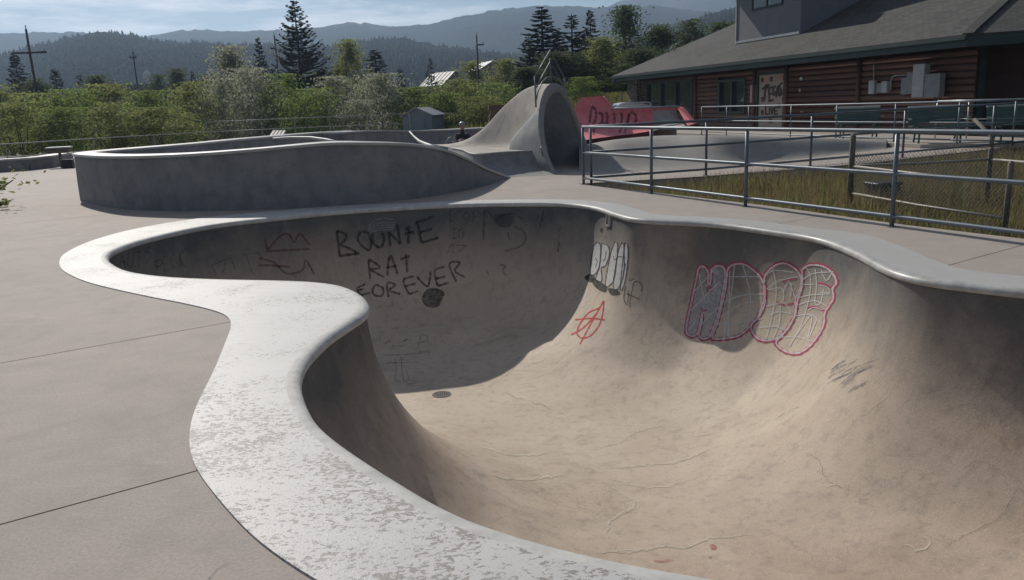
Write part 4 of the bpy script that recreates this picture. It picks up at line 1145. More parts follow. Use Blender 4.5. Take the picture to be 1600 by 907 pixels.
M['stucco'] = simple('grey_stucco', (0.17, 0.18, 0.20), 0.85, 0.08, 1.5, bump=0.3, bscale=40)
def shingles():
    t = NT('asphalt_shingles')
    br = t.n.new('ShaderNodeTexBrick')
    uvn = t.n.new('ShaderNodeUVMap'); t.l.new(uvn.outputs[0], br.inputs['Vector'])
    br.inputs['Color1'].default_value = (0.050, 0.049, 0.049, 1); br.inputs['Color2'].default_value = (0.086, 0.084, 0.081, 1); br.inputs['Mortar'].default_value = (0.03, 0.03, 0.03, 1)
    br.inputs['Scale'].default_value = 1.0; br.inputs['Brick Width'].default_value = 0.30; br.inputs['Row Height'].default_value = 0.14; br.inputs['Mortar Size'].default_value = 0.012
    c = t.mix(t.ramp(t.noise(0.7, 5), 0.35, 0.7), br.outputs['Color'], (0.095, 0.092, 0.084)); c = t.mix(0.5, c, br.outputs['Color'])
    t.bump(t.math('ADD', br.outputs['Fac'], t.noise(60, 3)), -0.5, 0.02)
    return t.done(c, 0.9, 0, 0.3)
M['shingle'] = shingles()
def planar_uv(o, u, v):
    me = o.data; uv = me.uv_layers.new(name='UVMap')
    for l in me.loops:
        p = me.vertices[l.vertex_index].co; uv.data[l.index].uv = (p.dot(u), p.dot(v))
RW = 8.5; RZ = EZ + RW * PT
def zz(p, z): return Vector((p.x, p.y, z))
R1, R2 = zz(BO + T1 * RW + N1 * RW, RZ), zz(BC - T1 * (RW * math.tan(R(24))) + N1 * RW, RZ)
E0, E1, E2 = zz(BO, EZ), zz(BC, EZ), zz(BC + T2 * 13, EZ)
R3 = zz(BC + T2 * 13 + N2 * RW, RZ)
B0 = zz(BO + N1 * 2 * RW, EZ)
def roof_piece(name, pts, u, v, thick=0.05):
    pts = [Vector(p) for p in pts]; dn = Vector((0, 0, -thick)); k = len(pts)
    mb = MB(); mb.add(pts + [p + dn for p in pts], [tuple(range(k)), tuple(range(2 * k - 1, k - 1, -1))] + [(i, k + i, k + (i + 1) % k, (i + 1) % k) for i in range(k)])
    o = local(mb.build(name, M['shingle'], house)); 
    bm = bmesh.new(); bm.from_mesh(o.data); bmesh.ops.recalc_face_normals(bm, faces=bm.faces); bm.to_mesh(o.data); bm.free()
    planar_uv(o, u, v); return o
sl1 = (N1 + Vector((0, 0, PT))).normalized(); sl2 = (N2 + Vector((0, 0, PT))).normalized()
roof_piece('roof', [E0, E1, R2, R1], T1, sl1)
roof_piece('roof', [E1, E2, R3, R2], T2, sl2)
roof_piece('roof', [B0, E0, R1], N1, (T1 + Vector((0, 0, PT))).normalized())
mb = MB(); mb.add([B0, R1, R2, R3, R3 + N2 * 8 + Vector((0, 0, -3.5)), zz(B0 + T1 * 20, EZ)], [(0, 1, 2, 3, 4, 5)]); local(mb.build('roof', M['shingle'], house)); planar_uv(house.children[-1], T1, N1)
# ridge caps on the near hip: single overlapping shingles
hipd = (R2 - E1); hl = hipd.length; hipd.normalize()
hs = hipd.cross(Vector((0, 0, 1))).normalized(); hn = hs.cross(hipd)
capm = MB().box((0, 0, 0), (0.30, 0.30, 0.03)).build('hip_cap', M['shingle'], house); cm = capm.data
planar_uv(capm, Vector((1, 0, 0)), Vector((0, 1, 0)))
for k in range(int(hl / 0.22)):
    o = capm if k == 0 else link(bpy.data.objects.new('hip_cap', cm), house)
    c = E1 + hipd * (0.12 + 0.22 * k) + hn * 0.035
    mt = Matrix((hs, hipd, hn)).transposed().to_4x4(); mt.translation = c
    o.matrix_parent_inverse = Matrix.Translation(-house.location); o.matrix_basis = mt @ Matrix.Rotation(R(4), 4, 'X')
# fascia, soffit
def beam(name, a, b, nin, w, h, mtl, parent=None):
    d = (b - a); L = d.length; d.normalize()
    mb = MB().box((a + b) / 2, (L, w, h), d, nin, Vector((0, 0, 1))); return local(mb.build(name, mtl, parent or house))
beam('fascia', zz(BO + N1 * 0.02, EZ - 0.20), zz(BC + N1 * 0.02, EZ - 0.20), N1, 0.06, 0.28, M['green_trim'])
beam('fascia', zz(BC + N2 * 0.02, EZ - 0.20), zz(BC + T2 * 13 + N2 * 0.02, EZ - 0.20), N2, 0.06, 0.28, M['green_trim'])
beam('fascia', zz(BO + T1 * 0.02, EZ - 0.20), zz(BO + N1 * 16, EZ - 0.20), T1, 0.06, 0.28, M['green_trim'])
beam('gutter', zz(BO - N1 * 0.07, EZ - 0.10), zz(BC - N1 * 0.07, EZ - 0.10), N1, 0.11, 0.09, M['green_trim'])
mb = MB(); s0 = EZ - 0.30
mb.add([zz(BO, s0), zz(BC, s0), zz(BC + T2 * 13, s0), zz(BC + T2 * 13 + N2 * 5, s0), zz(BC + N1 * 5, s0), zz(BO + N1 * 5, s0)], [(5, 4, 1, 0), (4, 3, 2, 1)]); local(mb.build('soffit', M['soffit'], house))
# walls: log courses
W0 = BO + N1 * OV + T1 * 1.0
LW = LF - 1.5
def s_of(px, py):             # along-wall coordinate and height of a photo point on the facade
    p = onplane(px, py, W0, N1); return (p - W0).dot(T1), p.z
mb = MB(); mb.add([zz(W0 + N1 * 0.12, 0), zz(W0 + T1 * LW + N1 * 0.12, 0), zz(W0 + T1 * LW + N1 * 0.12, s0), zz(W0 + N1 * 0.12, s0)], [(0, 1, 2, 3)])
W2 = BC + N2 * 2.6 + T2 * 0.4
mb.add([zz(W0 + T1 * LW + N1 * 0.12, 0), zz(W2, 0), zz(W2, s0), zz(W0 + T1 * LW + N1 * 0.12, s0)], [(0, 1, 2, 3)])
mb.add([zz(W2, 0), zz(W2 + T2 * 13, 0), zz(W2 + T2 * 13, s0), zz(W2, s0)], [(0, 1, 2, 3)])
mb.add([zz(W0 + N1 * 0.12, 0), zz(W0 + N1 * 12, 0), zz(W0 + N1 * 12, s0), zz(W0 + N1 * 0.12, s0)], [(3, 2, 1, 0)])
local(mb.build('wall', M['log'], house))
wins = [(1013, 1083, 128, 178), (1126, 1166, 126, 176)]
door = (1186, 1228, 116, 200)
holes = []
for x0, x1, y0, y1 in wins + [door]:
    a, za = s_of(x0, (y0 + y1) / 2); b, zb_ = s_of(x1, (y0 + y1) / 2)
    _, zt = s_of((x0 + x1) / 2, y0); _, zl = s_of((x0 + x1) / 2, y1)
    holes.append([min(a, b), max(a, b), zl, zt])
holes[2][2] = GZ; 
LOGH = 0.205
ncr = int((s0 - GZ) / LOGH) + 1
for k in range(ncr):
    zc = GZ + LOGH * (k + 0.5)
    if zc + LOGH / 2 > s0 + 0.1: break
    spans = [(1.3, LW)]
    for a, b, zl, zt in holes:
        if zl - 0.08 < zc < zt + 0.08:
            spans = [q for sp in spans for q in ((sp[0], min(sp[1], a - 0.08)), (max(sp[0], b + 0.08), sp[1])) if q[1] - q[0] > 0.15]
    for a, b in spans:
        mb = MB()
        vs, fs = [], []
        for s_ in (a, b):
            for t_ in np.radians([-90, -55, -20, 20, 55, 90]):
                vs.append(zz(W0 + T1 * s_ - N1 * (0.02 + 0.075 * math.cos(t_)), zc + LOGH * 0.49 * math.sin(t_)))
        for j in range(5): fs.append((j, j + 1, 6 + j + 1, 6 + j))
        fs += [(0, 1, 2, 3, 4, 5), (11, 10, 9, 8, 7, 6)]
        mb.add(vs, fs); local(mb.build('log', M['log'], house, True))
# windows
for i, (a, b, zl, zt) in enumerate(holes[:2]):
    c = zz(W0 + T1 * (a + b) / 2, (zl + zt) / 2)
    wo = empty('window', tuple(c), 0, parent=house); wo.matrix_parent_inverse = Matrix.Translation(-house.location)
    def wl_(o): o.matrix_parent_inverse = Matrix.Translation(-c); return o
    w_, h_ = b - a, zt - zl
    n_p = 3 if i == 0 else 2
    for j in range(n_p):
        wl_(MB().box(c + T1 * (w_ * ((j + 0.5) / n_p - 0.5)) + N1 * 0.03, (w_ / n_p - 0.06, 0.02, h_ - 0.1), T1, N1, Vector((0, 0, 1))).build('pane', M['glass'], wo))
    fm = MB()
    for sx_ in np.linspace(-0.5, 0.5, n_p + 1): fm.box(c + T1 * (w_ * sx_) - N1 * 0.03, (0.10, 0.16, h_ + 0.1), T1, N1, Vector((0, 0, 1)))
    for sz_ in (-0.5, 0.5): fm.box(c + Vector((0, 0, h_ * sz_)) - N1 * 0.033, (w_, 0.15, 0.10), T1, N1, Vector((0, 0, 1)))
    wl_(fm.build('frame', M['green_trim'], wo))
# painted door with letters
a, b, zl, zt = holes[2]
M['door_cream'] = simple('door_cream', (0.33, 0.28, 0.24), 0.7, 0.15, 4)
M['door_brown'] = simple('door_brown', (0.075, 0.055, 0.05), 0.7, 0.2, 4)
M['door_pink'] = simple('door_pink', (0.40, 0.23, 0.20), 0.7, 0.15, 4)
dc = zz(W0 + T1 * (a + b) / 2, (zl + zt) / 2)
do = empty('door', tuple(dc), 0, parent=house); do.matrix_parent_inverse = Matrix.Translation(-house.location); do['label'] = 'painted door with checker border and block letters'
def dl_(o): o.matrix_parent_inverse = Matrix.Translation(-dc); return o
dl_(MB().box(dc - N1 * 0.02, (b - a - 0.08, 0.06, zt - zl - 0.02), T1, N1, Vector((0, 0, 1))).build('leaf', M['door_cream'], do))
fm = MB()
for s_ in (a, b): fm.box(zz(W0 + T1 * s_ - N1 * 0.05, (zl + zt) / 2), (0.1, 0.14, zt - zl + 0.1), T1, N1, Vector((0, 0, 1)))
fm.box(zz(W0 + T1 * (a + b) / 2 - N1 * 0.053, zt + 0.03), (b - a, 0.13, 0.1), T1, N1, Vector((0, 0, 1)))
dl_(fm.build('frame', M['green_trim'], do))
ZD = (1120, 90, 6.978)
def on_door(x, y, off): 
    p = onplane(ZD[0] + x / ZD[2], ZD[1] + y / ZD[2], dc - N1 * 0.05, N1); return p - N1 * off
def dquad(mb, x0, y0, x1, y1, off=0.006): mb.add([on_door(x0, y0, off), on_door(x1, y0, off), on_door(x1, y1, off), on_door(x0, y1, off)], [(3, 2, 1, 0)])
mb = MB()
for r_ in ((485, 222, 515, 272), (580, 212, 615, 262), (722, 200, 745, 250), (485, 430, 510, 485), (712, 430, 738, 485), (482, 575, 512, 630), (570, 660, 605, 720), (708, 640, 738, 718), (655, 505, 700, 555)): dquad(mb, *r_)
dl_(mb.build('checker_squares', M['door_brown'], do))
mb = MB()
for r_ in ((520, 218, 578, 262), (655, 205, 720, 248)): dquad(mb, *r_)
dl_(mb.build('checker_squares', M['door_pink'], do))
def dletter(strokes, w):
    mb = MB()
    for s_ in strokes:
        for (x0, y0), (x1, y1) in zip(s_[:-1], s_[1:]):
            L = math.hypot(x1 - x0, y1 - y0) or 1; nx, ny = -(y1 - y0) / L * w / 2, (x1 - x0) / L * w / 2; ex, ey = (x1 - x0) / L * w / 3, (y1 - y0) / L * w / 3
            mb.add([on_door(x0 - nx - ex, y0 - ny - ey, 0.012), on_door(x1 - nx + ex, y1 - ny + ey, 0.012), on_door(x1 + nx + ex, y1 + ny + ey, 0.012), on_door(x0 + nx - ex, y0 + ny - ey, 0.012)], [(3, 2, 1, 0)])
    dl_(mb.build('block_letter', M['door_brown'], do))
dletter([[(500, 345), (570, 300)], [(545, 300), (555, 330)], [(540, 310), (515, 470)]], 26)
dletter([[(570, 330), (575, 480)], [(575, 335), (610, 325)], [(575, 400), (610, 395)], [(575, 475), (615, 465)]], 22)
dletter([[(640, 315), (615, 340), (620, 410), (645, 405), (645, 375)]], 22)
dletter([[(650, 430), (665, 320), (690, 420)], [(655, 390), (685, 385)]], 20)
dletter([[(710, 280), (680, 310), (705, 360), (710, 405), (675, 415)]], 22)
dletter([[(535, 540), (535, 620), (560, 618)]], 18); dletter([[(575, 545), (575, 620)]], 16); dletter([[(590, 545), (605, 620), (620, 545)]], 16); dletter([[(660, 545), (632, 548), (634, 622), (665, 618)], [(634, 585), (655, 582)]], 16)
# notice board, small spots on the logs
nb_ = onplane(1176.5, 147, W0 - N1 * 0.1, N1)
nob = MB().box(nb_, (0.42, 0.04, 0.75), T1, N1, Vector((0, 0, 1))).build('notice_board', M['door_cream'], house); local(nob)
for px, py, w_, h_ in ((1252, 123, 0.16, 0.12), (1250, 141, 0.08, 0.13), (1253, 175, 0.18, 0.04)):
    local(MB().bevbox(onplane(px, py, W0 - N1 * 0.1, N1), (w_, 0.05, h_), 0.01, T1, N1, Vector((0, 0, 1))).build('wall_fitting', M['galv'], house))
# corner pillar of stone
stm = NT('rubble_stone'); vd = stm.n.new('ShaderNodeTexVoronoi'); stm.l.new(stm.P, vd.inputs['Vector']); vd.inputs['Scale'].default_value = 5.0
vd2 = stm.n.new('ShaderNodeTexVoronoi'); vd2.feature = 'DISTANCE_TO_EDGE'; stm.l.new(stm.P, vd2.inputs['Vector']); vd2.inputs['Scale'].default_value = 5.0
cc = stm.mix(vd.outputs['Color'], (0.10, 0.085, 0.075), (0.24, 0.20, 0.17)); cc = stm.mix(stm.ramp(vd2.outputs['Distance'], 0.02, 0.08), (0.05, 0.05, 0.05), cc)
stm.bump(stm.ramp(vd2.outputs['Distance'], 0.0, 0.15), 1.0, 0.05); M['stone'] = stm.done(cc, 0.85)
local(MB().box(zz(W0 + T1 * 0.6 - N1 * 0.12, 1.3), (1.35, 0.5, 2.75), T1, N1, Vector((0, 0, 1))).build('stone_pillar', M['stone'], house))
dsp = MB(); dsp.tube([zz(BO + T1 * 0.5 - N1 * 0.05, EZ - 0.1), zz(BO + T1 * 0.5 - N1 * 0.02, EZ - 0.5), zz(W0 - N1 * 0.15 - T1 * 0.15, EZ - 0.9), zz(W0 - N1 * 0.15 - T1 * 0.15, 0.2)], 0.045, 8); local(dsp.build('downspout', M['green_trim'], house, True))
# vertical log posts
for px in (1090, 1182, 1232, 1345):
    s_, _ = s_of(px, 150); mb = MB(); p = zz(W0 + T1 * s_ - N1 * 0.12, 0.1); mb.tube([p, zz(p, s0)], 0.09, 8); local(mb.build('wall_post', M['log'], house, True))
for p in (BC + N1 * 1.1 - T1 * 0.6, BC + T2 * 3.6 + N2 * 0.5, BC + T2 * 8 + N2 * 0.5):
    mb = MB(); mb.box(zz(p, (s0 + 0.1) / 2), (0.24, 0.24, s0 - 0.1), T1, N1); local(mb.build('porch_post', M['green_trim'], house))
# meter boxes and conduit
M['meter'] = simple('meter_grey', (0.36, 0.38, 0.39), 0.55, 0.15, 4)
M['meter_dark'] = simple('meter_dark_grey', (0.20, 0.22, 0.23), 0.55, 0.15, 4)
WP = W0 - N1 * 0.11
for x0, x1, y0, y1, dp, mt in ((1362, 1371, 126, 147, 0.14, 'meter'), (1373, 1381, 130, 145, 0.10, 'meter_dark'), (1382, 1391, 127, 145, 0.14, 'meter'), (1412, 1421, 122, 148, 0.12, 'meter_dark'), (1422, 1435, 113, 147, 0.16, 'meter_dark'), (1435, 1453, 100, 152, 0.24, 'meter'), (1453, 1477, 115, 152, 0.22, 'meter_dark')):
    a, b = onplane(x0, (y0 + y1) / 2, WP, N1), onplane(x1, (y0 + y1) / 2, WP, N1); t_, l_ = onplane((x0 + x1) / 2, y0, WP, N1), onplane((x0 + x1) / 2, y1, WP, N1)
    c = zz((a + b) / 2, (t_.z + l_.z) / 2) - N1 * dp / 2
    bx_ = MB().bevbox(c, ((b - a).length, dp, t_.z - l_.z), 0.012, T1, N1, Vector((0, 0, 1))).build('meter_box', M[mt], house); local(bx_)
    if x1 - x0 > 12:
        dsk = MB(); rr_ = 0.075; cc_ = c - N1 * (dp / 2 + 0.02) + Vector((0, 0, (t_.z - l_.z) * 0.1)); dsk.tube([cc_ + N1 * 0.03, cc_ - N1 * 0.03], rr_, 14); d_ = dsk.build('dial', M['meter'], bx_, True); d_.matrix_parent_inverse = Matrix.Translation(-house.location)
    if x1 - x0 == 18:
        sc = MB(); 
        for s_ in ([(775, 470), (790, 450), (800, 470)], [(800, 465), (825, 440)], [(805, 450), (822, 462)]):
            P = [onplane(1250 + x / 4.123, y / 4.123, c - N1 * (dp / 2 + 0.004), N1) for x, y in s_]; sc.tube(P, 0.012, 4)
        s2_ = sc.build('marker_scrawl', M['black_paint'], bx_); s2_.matrix_parent_inverse = Matrix.Translation(-house.location)
def wallp(px, py, o=0.03): return onplane(px, py, WP, N1) - N1 * o
mb = MB(); mb.tube([wallp(1366.5, 92), wallp(1366.5, 127)], 0.02, 6); local(mb.build('conduit', M['meter'], house, True))
mb = MB(); mb.tube([wallp(1393, 142), wallp(1393.5, 126), wallp(1396, 120), wallp(1401, 118), wallp(1424, 117)], 0.02, 6); local(mb.build('conduit', M['meter'], house, True))
mb = MB(); mb.tube([wallp(1462, 152), wallp(1462, 185)], 0.03, 6); mb.tube([wallp(1468, 152), wallp(1468, 185)], 0.03, 6); local(mb.build('conduit', M['meter_dark'], house, True))
# upper storey
rp = zz(BO, EZ); rn = T1.cross(sl1).normalized()
u0 = onplane(1150, 69.5, rp, rn)
um = (u0 - BO).dot(N1); us0 = (u0 - BO).dot(T1)
u1 = onplane(1250, 52, zz(BO + N1 * um, 0), N1); us1 = (u1 - BO).dot(T1)
up_ = zz(BO + N1 * um + T1 * us0, 0); uq = zz(BO + N1 * um + T1 * us1, 0)
UZ0 = EZ + um * PT - 0.25; UZ1 = 9.2; dep = 7.0
mb = MB(); k8 = [zz(p, z) for z in (UZ0, UZ1) for p in (up_, uq, uq + N1 * dep, up_ + N1 * dep)]
mb.add(k8, [(0, 1, 5, 4), (1, 2, 6, 5), (2, 3, 7, 6), (3, 0, 4, 7), (4, 5, 6, 7)])
st_o = local(mb.build('upper_storey', M['stucco'], house))
bm = bmesh.new(); bm.from_mesh(st_o.data); bmesh.ops.recalc_face_normals(bm, faces=bm.faces); bm.to_mesh(st_o.data); bm.free()
beam('corner_trim', zz(up_ - N1 * 0.02 + T1 * 0.03, (UZ0 + 0.2 + UZ1) / 2) - T1 * 0.04, zz(up_ - N1 * 0.02 + T1 * 0.03, (UZ0 + 0.2 + UZ1) / 2) + T1 * 0.04, N1, 0.06, UZ1 - UZ0 - 0.2, M['meter'])
beam('flashing', zz(up_ - N1 * 0.03, UZ0 + 0.32), zz(uq - N1 * 0.03, UZ0 + 0.32), N1, 0.05, 0.1, M['galv'])
ez2 = onplane(1137, 3, zz(up_ - N1 * 0.9, 0), N1)
beam('upper_eave', zz(up_ - N1 * 0.35 - T1 * 0.9, max(ez2.z, 6.6)), zz(uq - N1 * 0.35 + T1 * 0.9, max(ez2.z, 6.6)), N1, 0.95, 0.18, M['green_trim'])
wa, wb = onplane(1177, 5, up_, N1), onplane(1223, 5, up_, N1); wz = onplane(1200, 11, up_, N1).z
wc = zz((wa + wb) / 2, wz + 0.6)
uw = empty('window', tuple(wc), 0, parent=house); uw.matrix_parent_inverse = Matrix.Translation(-house.location)
def uwl(o): o.matrix_parent_inverse = Matrix.Translation(-wc); return o
wwid = (wb - wa).length
for j in (-0.25, 0.25): uwl(MB().box(wc + T1 * wwid * j - N1 * 0.01, (wwid / 2 - 0.06, 0.03, 1.1), T1, N1, Vector((0, 0, 1))).build('pane', M['glass'], uw))
fm = MB()
for j in (-0.5, 0, 0.5): fm.box(wc + T1 * wwid * j - N1 * 0.03, (0.07, 0.06, 1.25), T1, N1, Vector((0, 0, 1)))
for j in (-0.6, 0.6): fm.box(wc + Vector((0, 0, j)) - N1 * 0.033, (wwid + 0.08, 0.055, 0.08), T1, N1, Vector((0, 0, 1)))
uwl(fm.build('frame', M['green_trim'], uw))
# antenna on the far end of the roof, loose cables along the hip
an = empty('roof_antenna', tuple(onplane(1053, 80, rp, rn)), 0, 'small bent antenna on the left roof slope of the building', 'antenna')
mb = MB(); p = an.location; mb.tube([p, p + Vector((0.1, 0, 0.35)), p + Vector((0.5, 0, 0.55))], 0.03, 6); mb.tube([p + Vector((0.1, 0, 0.35)), p + Vector((-0.1, 0, 0.25)), p + Vector((-0.3, 0.0, -0.1))], 0.03, 6); local(mb.build('mast', M['galv'], an, True))
pt = mesh_np('patio', [tuple(zz(BO + T1 * 8 - N1 * 2.7, PZ)), tuple(zz(BC - N1 * 2.7 + T1 * 1.5, PZ)), tuple(zz(BC + T2 * 13 - N2 * 3.0, PZ)), tuple(zz(BC + T2 * 13 + N2 * 3, PZ)), tuple(zz(BC + N1 * 3, PZ)), tuple(zz(BO + T1 * 8 + N1 * 2, PZ))] , [(0, 1, 4, 5), (1, 2, 3, 4)], M['patio'])
sol = pt.modifiers.new('t', 'SOLIDIFY'); sol.thickness = 0.12; sol.offset = -1
bm = bmesh.new(); bm.from_mesh(pt.data); bmesh.ops.recalc_face_normals(bm, faces=bm.faces)
if sum(f.normal.z for f in bm.faces) < 0: bmesh.ops.reverse_faces(bm, faces=bm.faces)
bm.to_mesh(pt.data); bm.free()
tag(pt, kind='structure')

# ================================================================== BENCHES
M['table_green'] = simple('table_green', (0.03, 0.085, 0.075), 0.28, 0.15, 3, spec=0.6)
M['bench_glint'] = simple('bench_top_glint', (0.40, 0.46, 0.44), 0.22, 0.1, 3, spec=0.8)  # pale colour paints the sky's glint onto the top rail
def bench(label, p, rz, L=1.45):
    t = empty('park_bench', p, rz, label, 'bench', 'green benches on the patio')
    for k in range(4): MB().bevbox((0, -0.22 + k * 0.135, 0.45), (L, 0.12, 0.035), 0.008).build('seat_slat', M['table_green'], t)
    bx, bn = Vector((0, 0.30, 0.95)).normalized(), Vector((0, -0.95, 0.30)).normalized()
    for k in range(4): MB().bevbox(Vector((0, 0.27, 0.55)) + bx * (0.105 * k), (L, 0.095, 0.03), 0.008, Vector((1, 0, 0)), bx, bn).build('back_slat', M['table_green'], t)
    MB().bevbox(Vector((0, 0.27, 0.55)) + bx * 0.40, (L, 0.06, 0.10), 0.01, Vector((1, 0, 0)), bx, bn).build('top_rail', M['bench_glint'], t)
    for s in (-1, 1):
        fr_ = MB(); x = s * L * 0.36
        fr_.tube([(x, -0.2, 0.0), (x, -0.22, 0.42), (x, 0.22, 0.42), (x, 0.30, 0.60), (x, 0.42, 0.95)], 0.026, 8); fr_.tube([(x, 0.20, 0.42), (x, 0.36, 0.0)], 0.026, 8)
        fr_.build('leg_frame', M['table_green'], t, True)
        MB().bevbox((s * L * 0.5, 0.0, 0.64), (0.05, 0.48, 0.04), 0.01).build('armrest', M['table_green'], t)
    return t
azT = math.atan2(T1.y, T1.x)
def onpatio(px, Y): p = atd(px, 200, Y); return (p.x, p.y, PZ)
bench('green slatted bench left of the others, under the small meter boxes', onpatio(1342, 25.6), R(-12), 1.35)
bench('green slatted bench in the middle, below the tall white meter box', onpatio(1466, 21.8), R(-14), 1.4)
bench('green slatted bench cut off by the right edge of the photo', onpatio(1598, 20.6), R(-14), 1.5)
# ================================================================== GROUND AND HILLS
def sm(a, b, x): t = np.clip((x - a) / (b - a), 0, 1); return t * t * (3 - 2 * t)
def ground_z(x, y):
    x, y = np.asarray(x, float), np.asarray(y, float)
    z = np.full(np.broadcast(x, y).shape, -0.28)
    z = z - 0.9 * sm(44, 62, y) * (1 - sm(-4, 2, x)) - 2.0 * sm(75, 160, y)
    z = z + 2.05 * sm(43, 54, y) * np.exp(-((x - 7) / 9) ** 2) * (1 - sm(60, 90, y))
    z = z + 0.06 * np.sin(x * 1.7) * np.sin(y * 1.3)
    return z
pts = []
for r_ in list(np.linspace(6, 70, 46)) + list(np.geomspace(75, 7000, 34)):
    n_ = 90
    for k in range(n_):
        a = 2 * math.pi * (k + (r_ * 7 % 1)) / n_
        pts.append((r_ * math.sin(a), 12 + r_ * math.cos(a)))
tri_g = [(x, y) for x in np.arange(1.5, 9, 0.35) for y in np.arange(2, 21, 0.35)]
pts = np.array(pts + tri_g)
HOLE = DECK + (DECK - DECK.mean(0)) * 0.0
pts = pts[~inside(DECK, pts)]
outer = np.array([(7400 * math.cos(a), 12 + 7400 * math.sin(a)) for a in np.linspace(0, 2 * math.pi, 60, endpoint=False)])
gv, gf = cdt([DECK, outer], pts, lambda c: ~inside(DECK, c))
def ground_mat():
    t = NT('dry_meadow'); n = t.noise(0.35, 6, 0.6); n2 = t.noise(9, 5, 0.7)
    c = t.mix(t.ramp(n, 0.35, 0.65), (0.070, 0.075, 0.028), (0.14, 0.115, 0.055))
    c = t.mix(t.math('MULTIPLY', n2, 0.6), c, (0.05, 0.045, 0.025))
    t.bump(n2, 0.6, 0.05); return t.done(c, 0.95, 0, 0.1)
M['ground'] = ground_mat()
ground = mesh_np('ground', np.column_stack([gv, ground_z(gv[:, 0], gv[:, 1])]), [tuple(map(int, t)) for t in gf], M['ground'], None, True)
tag(ground, kind='structure')

def forest_mat(name, c1, c2, sc):
    t = NT(name); n = t.noise(sc, 6, 0.7); n2 = t.noise(sc * 9, 4, 0.7)
    c = t.mix(t.ramp(n, 0.35, 0.65), c1, c2); c = t.mix(t.math('MULTIPLY', n2, 0.5), c, tuple(q * 0.35 for q in c1))
    t.bump(n2, 1.0, 6.0); return t.done(c, 1.0, 0, 0.0)
M['hill_near'] = forest_mat('forest_near', (0.006, 0.009, 0.006), (0.011, 0.013, 0.008), 0.02)
M['hill_far'] = forest_mat('forest_far', (0.022, 0.030, 0.026), (0.034, 0.042, 0.034), 0.004)
M['rock_far'] = forest_mat('bare_mountain', (0.10, 0.10, 0.10), (0.17, 0.165, 0.16), 0.003)
def vnoise(n, scale, seed):
    r_ = np.random.default_rng(seed); c = r_.normal(0, 1, n // scale + 4); x = np.arange(n) / scale
    i = x.astype(int); f = x - i; f = f * f * (3 - 2 * f); return c[i] * (1 - f) + c[i + 1] * f
def hill(name, crest, Y, mtl, depth, rough, seed, tree=0.0):
    """a ridge whose crest is given by direction, standing at distance Y"""
    xs = np.array([p[0] for p in crest], float); ys = np.array([p[1] for p in crest], float)
    N = 420; X = np.linspace(xs[0], xs[-1], N)
    yy = np.interp(X, xs, ys); kern = np.hanning(13); kern /= kern.sum()
    yy = np.convolve(np.pad(yy, 6, mode='edge'), kern, mode='valid')
    C = np.array([tuple(atd(x, y, Y)) for x, y in zip(X, yy)])
    C[:, 2] += vnoise(N, 9, seed) * rough * 0.5 + vnoise(N, 2, seed + 1) * rough * 0.22 + (rng.random(N) ** 3) * tree
    rows = []
    K = 16
    for k in range(K + 1):
        f = k / K
        z = -6 + (C[:, 2] + 6) * (1 - (1 - f) ** 1.6) + (vnoise(N, 14, seed + 5 + k) * rough * 1.3 + vnoise(N, 4, seed + 40 + k) * rough * 0.5) * (0.0 if k in (0, K) else 1)
        rows.append(np.column_stack([C[:, 0] * (1 - depth * (1 - f) / Y), Y - depth * (1 - f) + np.zeros(N), z]))
    rows.append(np.column_stack([C[:, 0] * 1.02, np.full(N, Y + depth * 0.5), C[:, 2] * 0.55]))
    rows.append(np.column_stack([C[:, 0] * 1.05, np.full(N, Y + depth), np.full(N, -10.0)]))
    V = np.vstack(rows); F = np.array([(i * N + j, i * N + j + 1, (i + 1) * N + j + 1, (i + 1) * N + j) for i in range(len(rows) - 1) for j in range(N - 1)])
    return tag(mesh_np(name, V, F, mtl, None, True), kind='structure')
hill('mountain', [(300, 90), (700, 60), (850, 30), (905, 17), (930, 12), (950, 14), (975, 3), (1010, -1), (1060, -12), (1150, -25), (1300, -30), (1600, -10), (2000, 20)], 2050, M['rock_far'], 350, 3, 3)
hill('hill', [(-700, 80), (-300, 70), (0, 62), (50, 60), (100, 59), (130, 58), (170, 63), (205, 64), (250, 57), (330, 52), (400, 57), (440, 53), (500, 46), (545, 42), (600, 45), (640, 46), (665, 42), (700, 40), (740, 28), (780, 20), (850, 14), (900, 20), (950, 21), (1000, 14), (1060, 16), (1140, 20), (1300, 10), (1600, -10), (2000, -20)], 1650, M['hill_far'], 750, 3, 8, 3)
hill('hill', [(-700, 60), (-200, 78), (0, 92), (60, 82), (105, 70), (150, 61), (195, 63), (240, 71), (300, 75), (420, 76), (500, 80), (560, 71), (600, 70), (680, 78), (760, 88), (850, 95), (950, 85), (1020, 60), (1080, 40), (1130, 24), (1200, 10), (1400, -20), (1800, -40)], 800, M['hill_near'], 480, 1.0, 21, 1.6)

# ================================================================== VEGETATION
M['leaf_willow'] = leafmat('willow_leaf', (0.092, 0.112, 0.034), (0.19, 0.205, 0.072))
M['leaf_green'] = leafmat('bush_leaf', (0.075, 0.12, 0.030), (0.15, 0.20, 0.056))
M['leaf_silver'] = leafmat('silver_leaf', (0.10, 0.115, 0.072), (0.26, 0.27, 0.20))
M['leaf_dark'] = leafmat('dark_leaf', (0.046, 0.070, 0.030), (0.10, 0.13, 0.052), 0.35)
M['needle'] = leafmat('needle', (0.020, 0.030, 0.021), (0.042, 0.056, 0.038), 0.12)
M['needle_blue'] = leafmat('blue_needle', (0.026, 0.036, 0.031), (0.055, 0.068, 0.058), 0.12)
M['bark'] = simple('bark', (0.075, 0.06, 0.05), 0.95, 0.35, 6, bump=0.5, bscale=20)
M['bark_pale'] = simple('pale_bark', (0.23, 0.22, 0.19), 0.9, 0.35, 5)
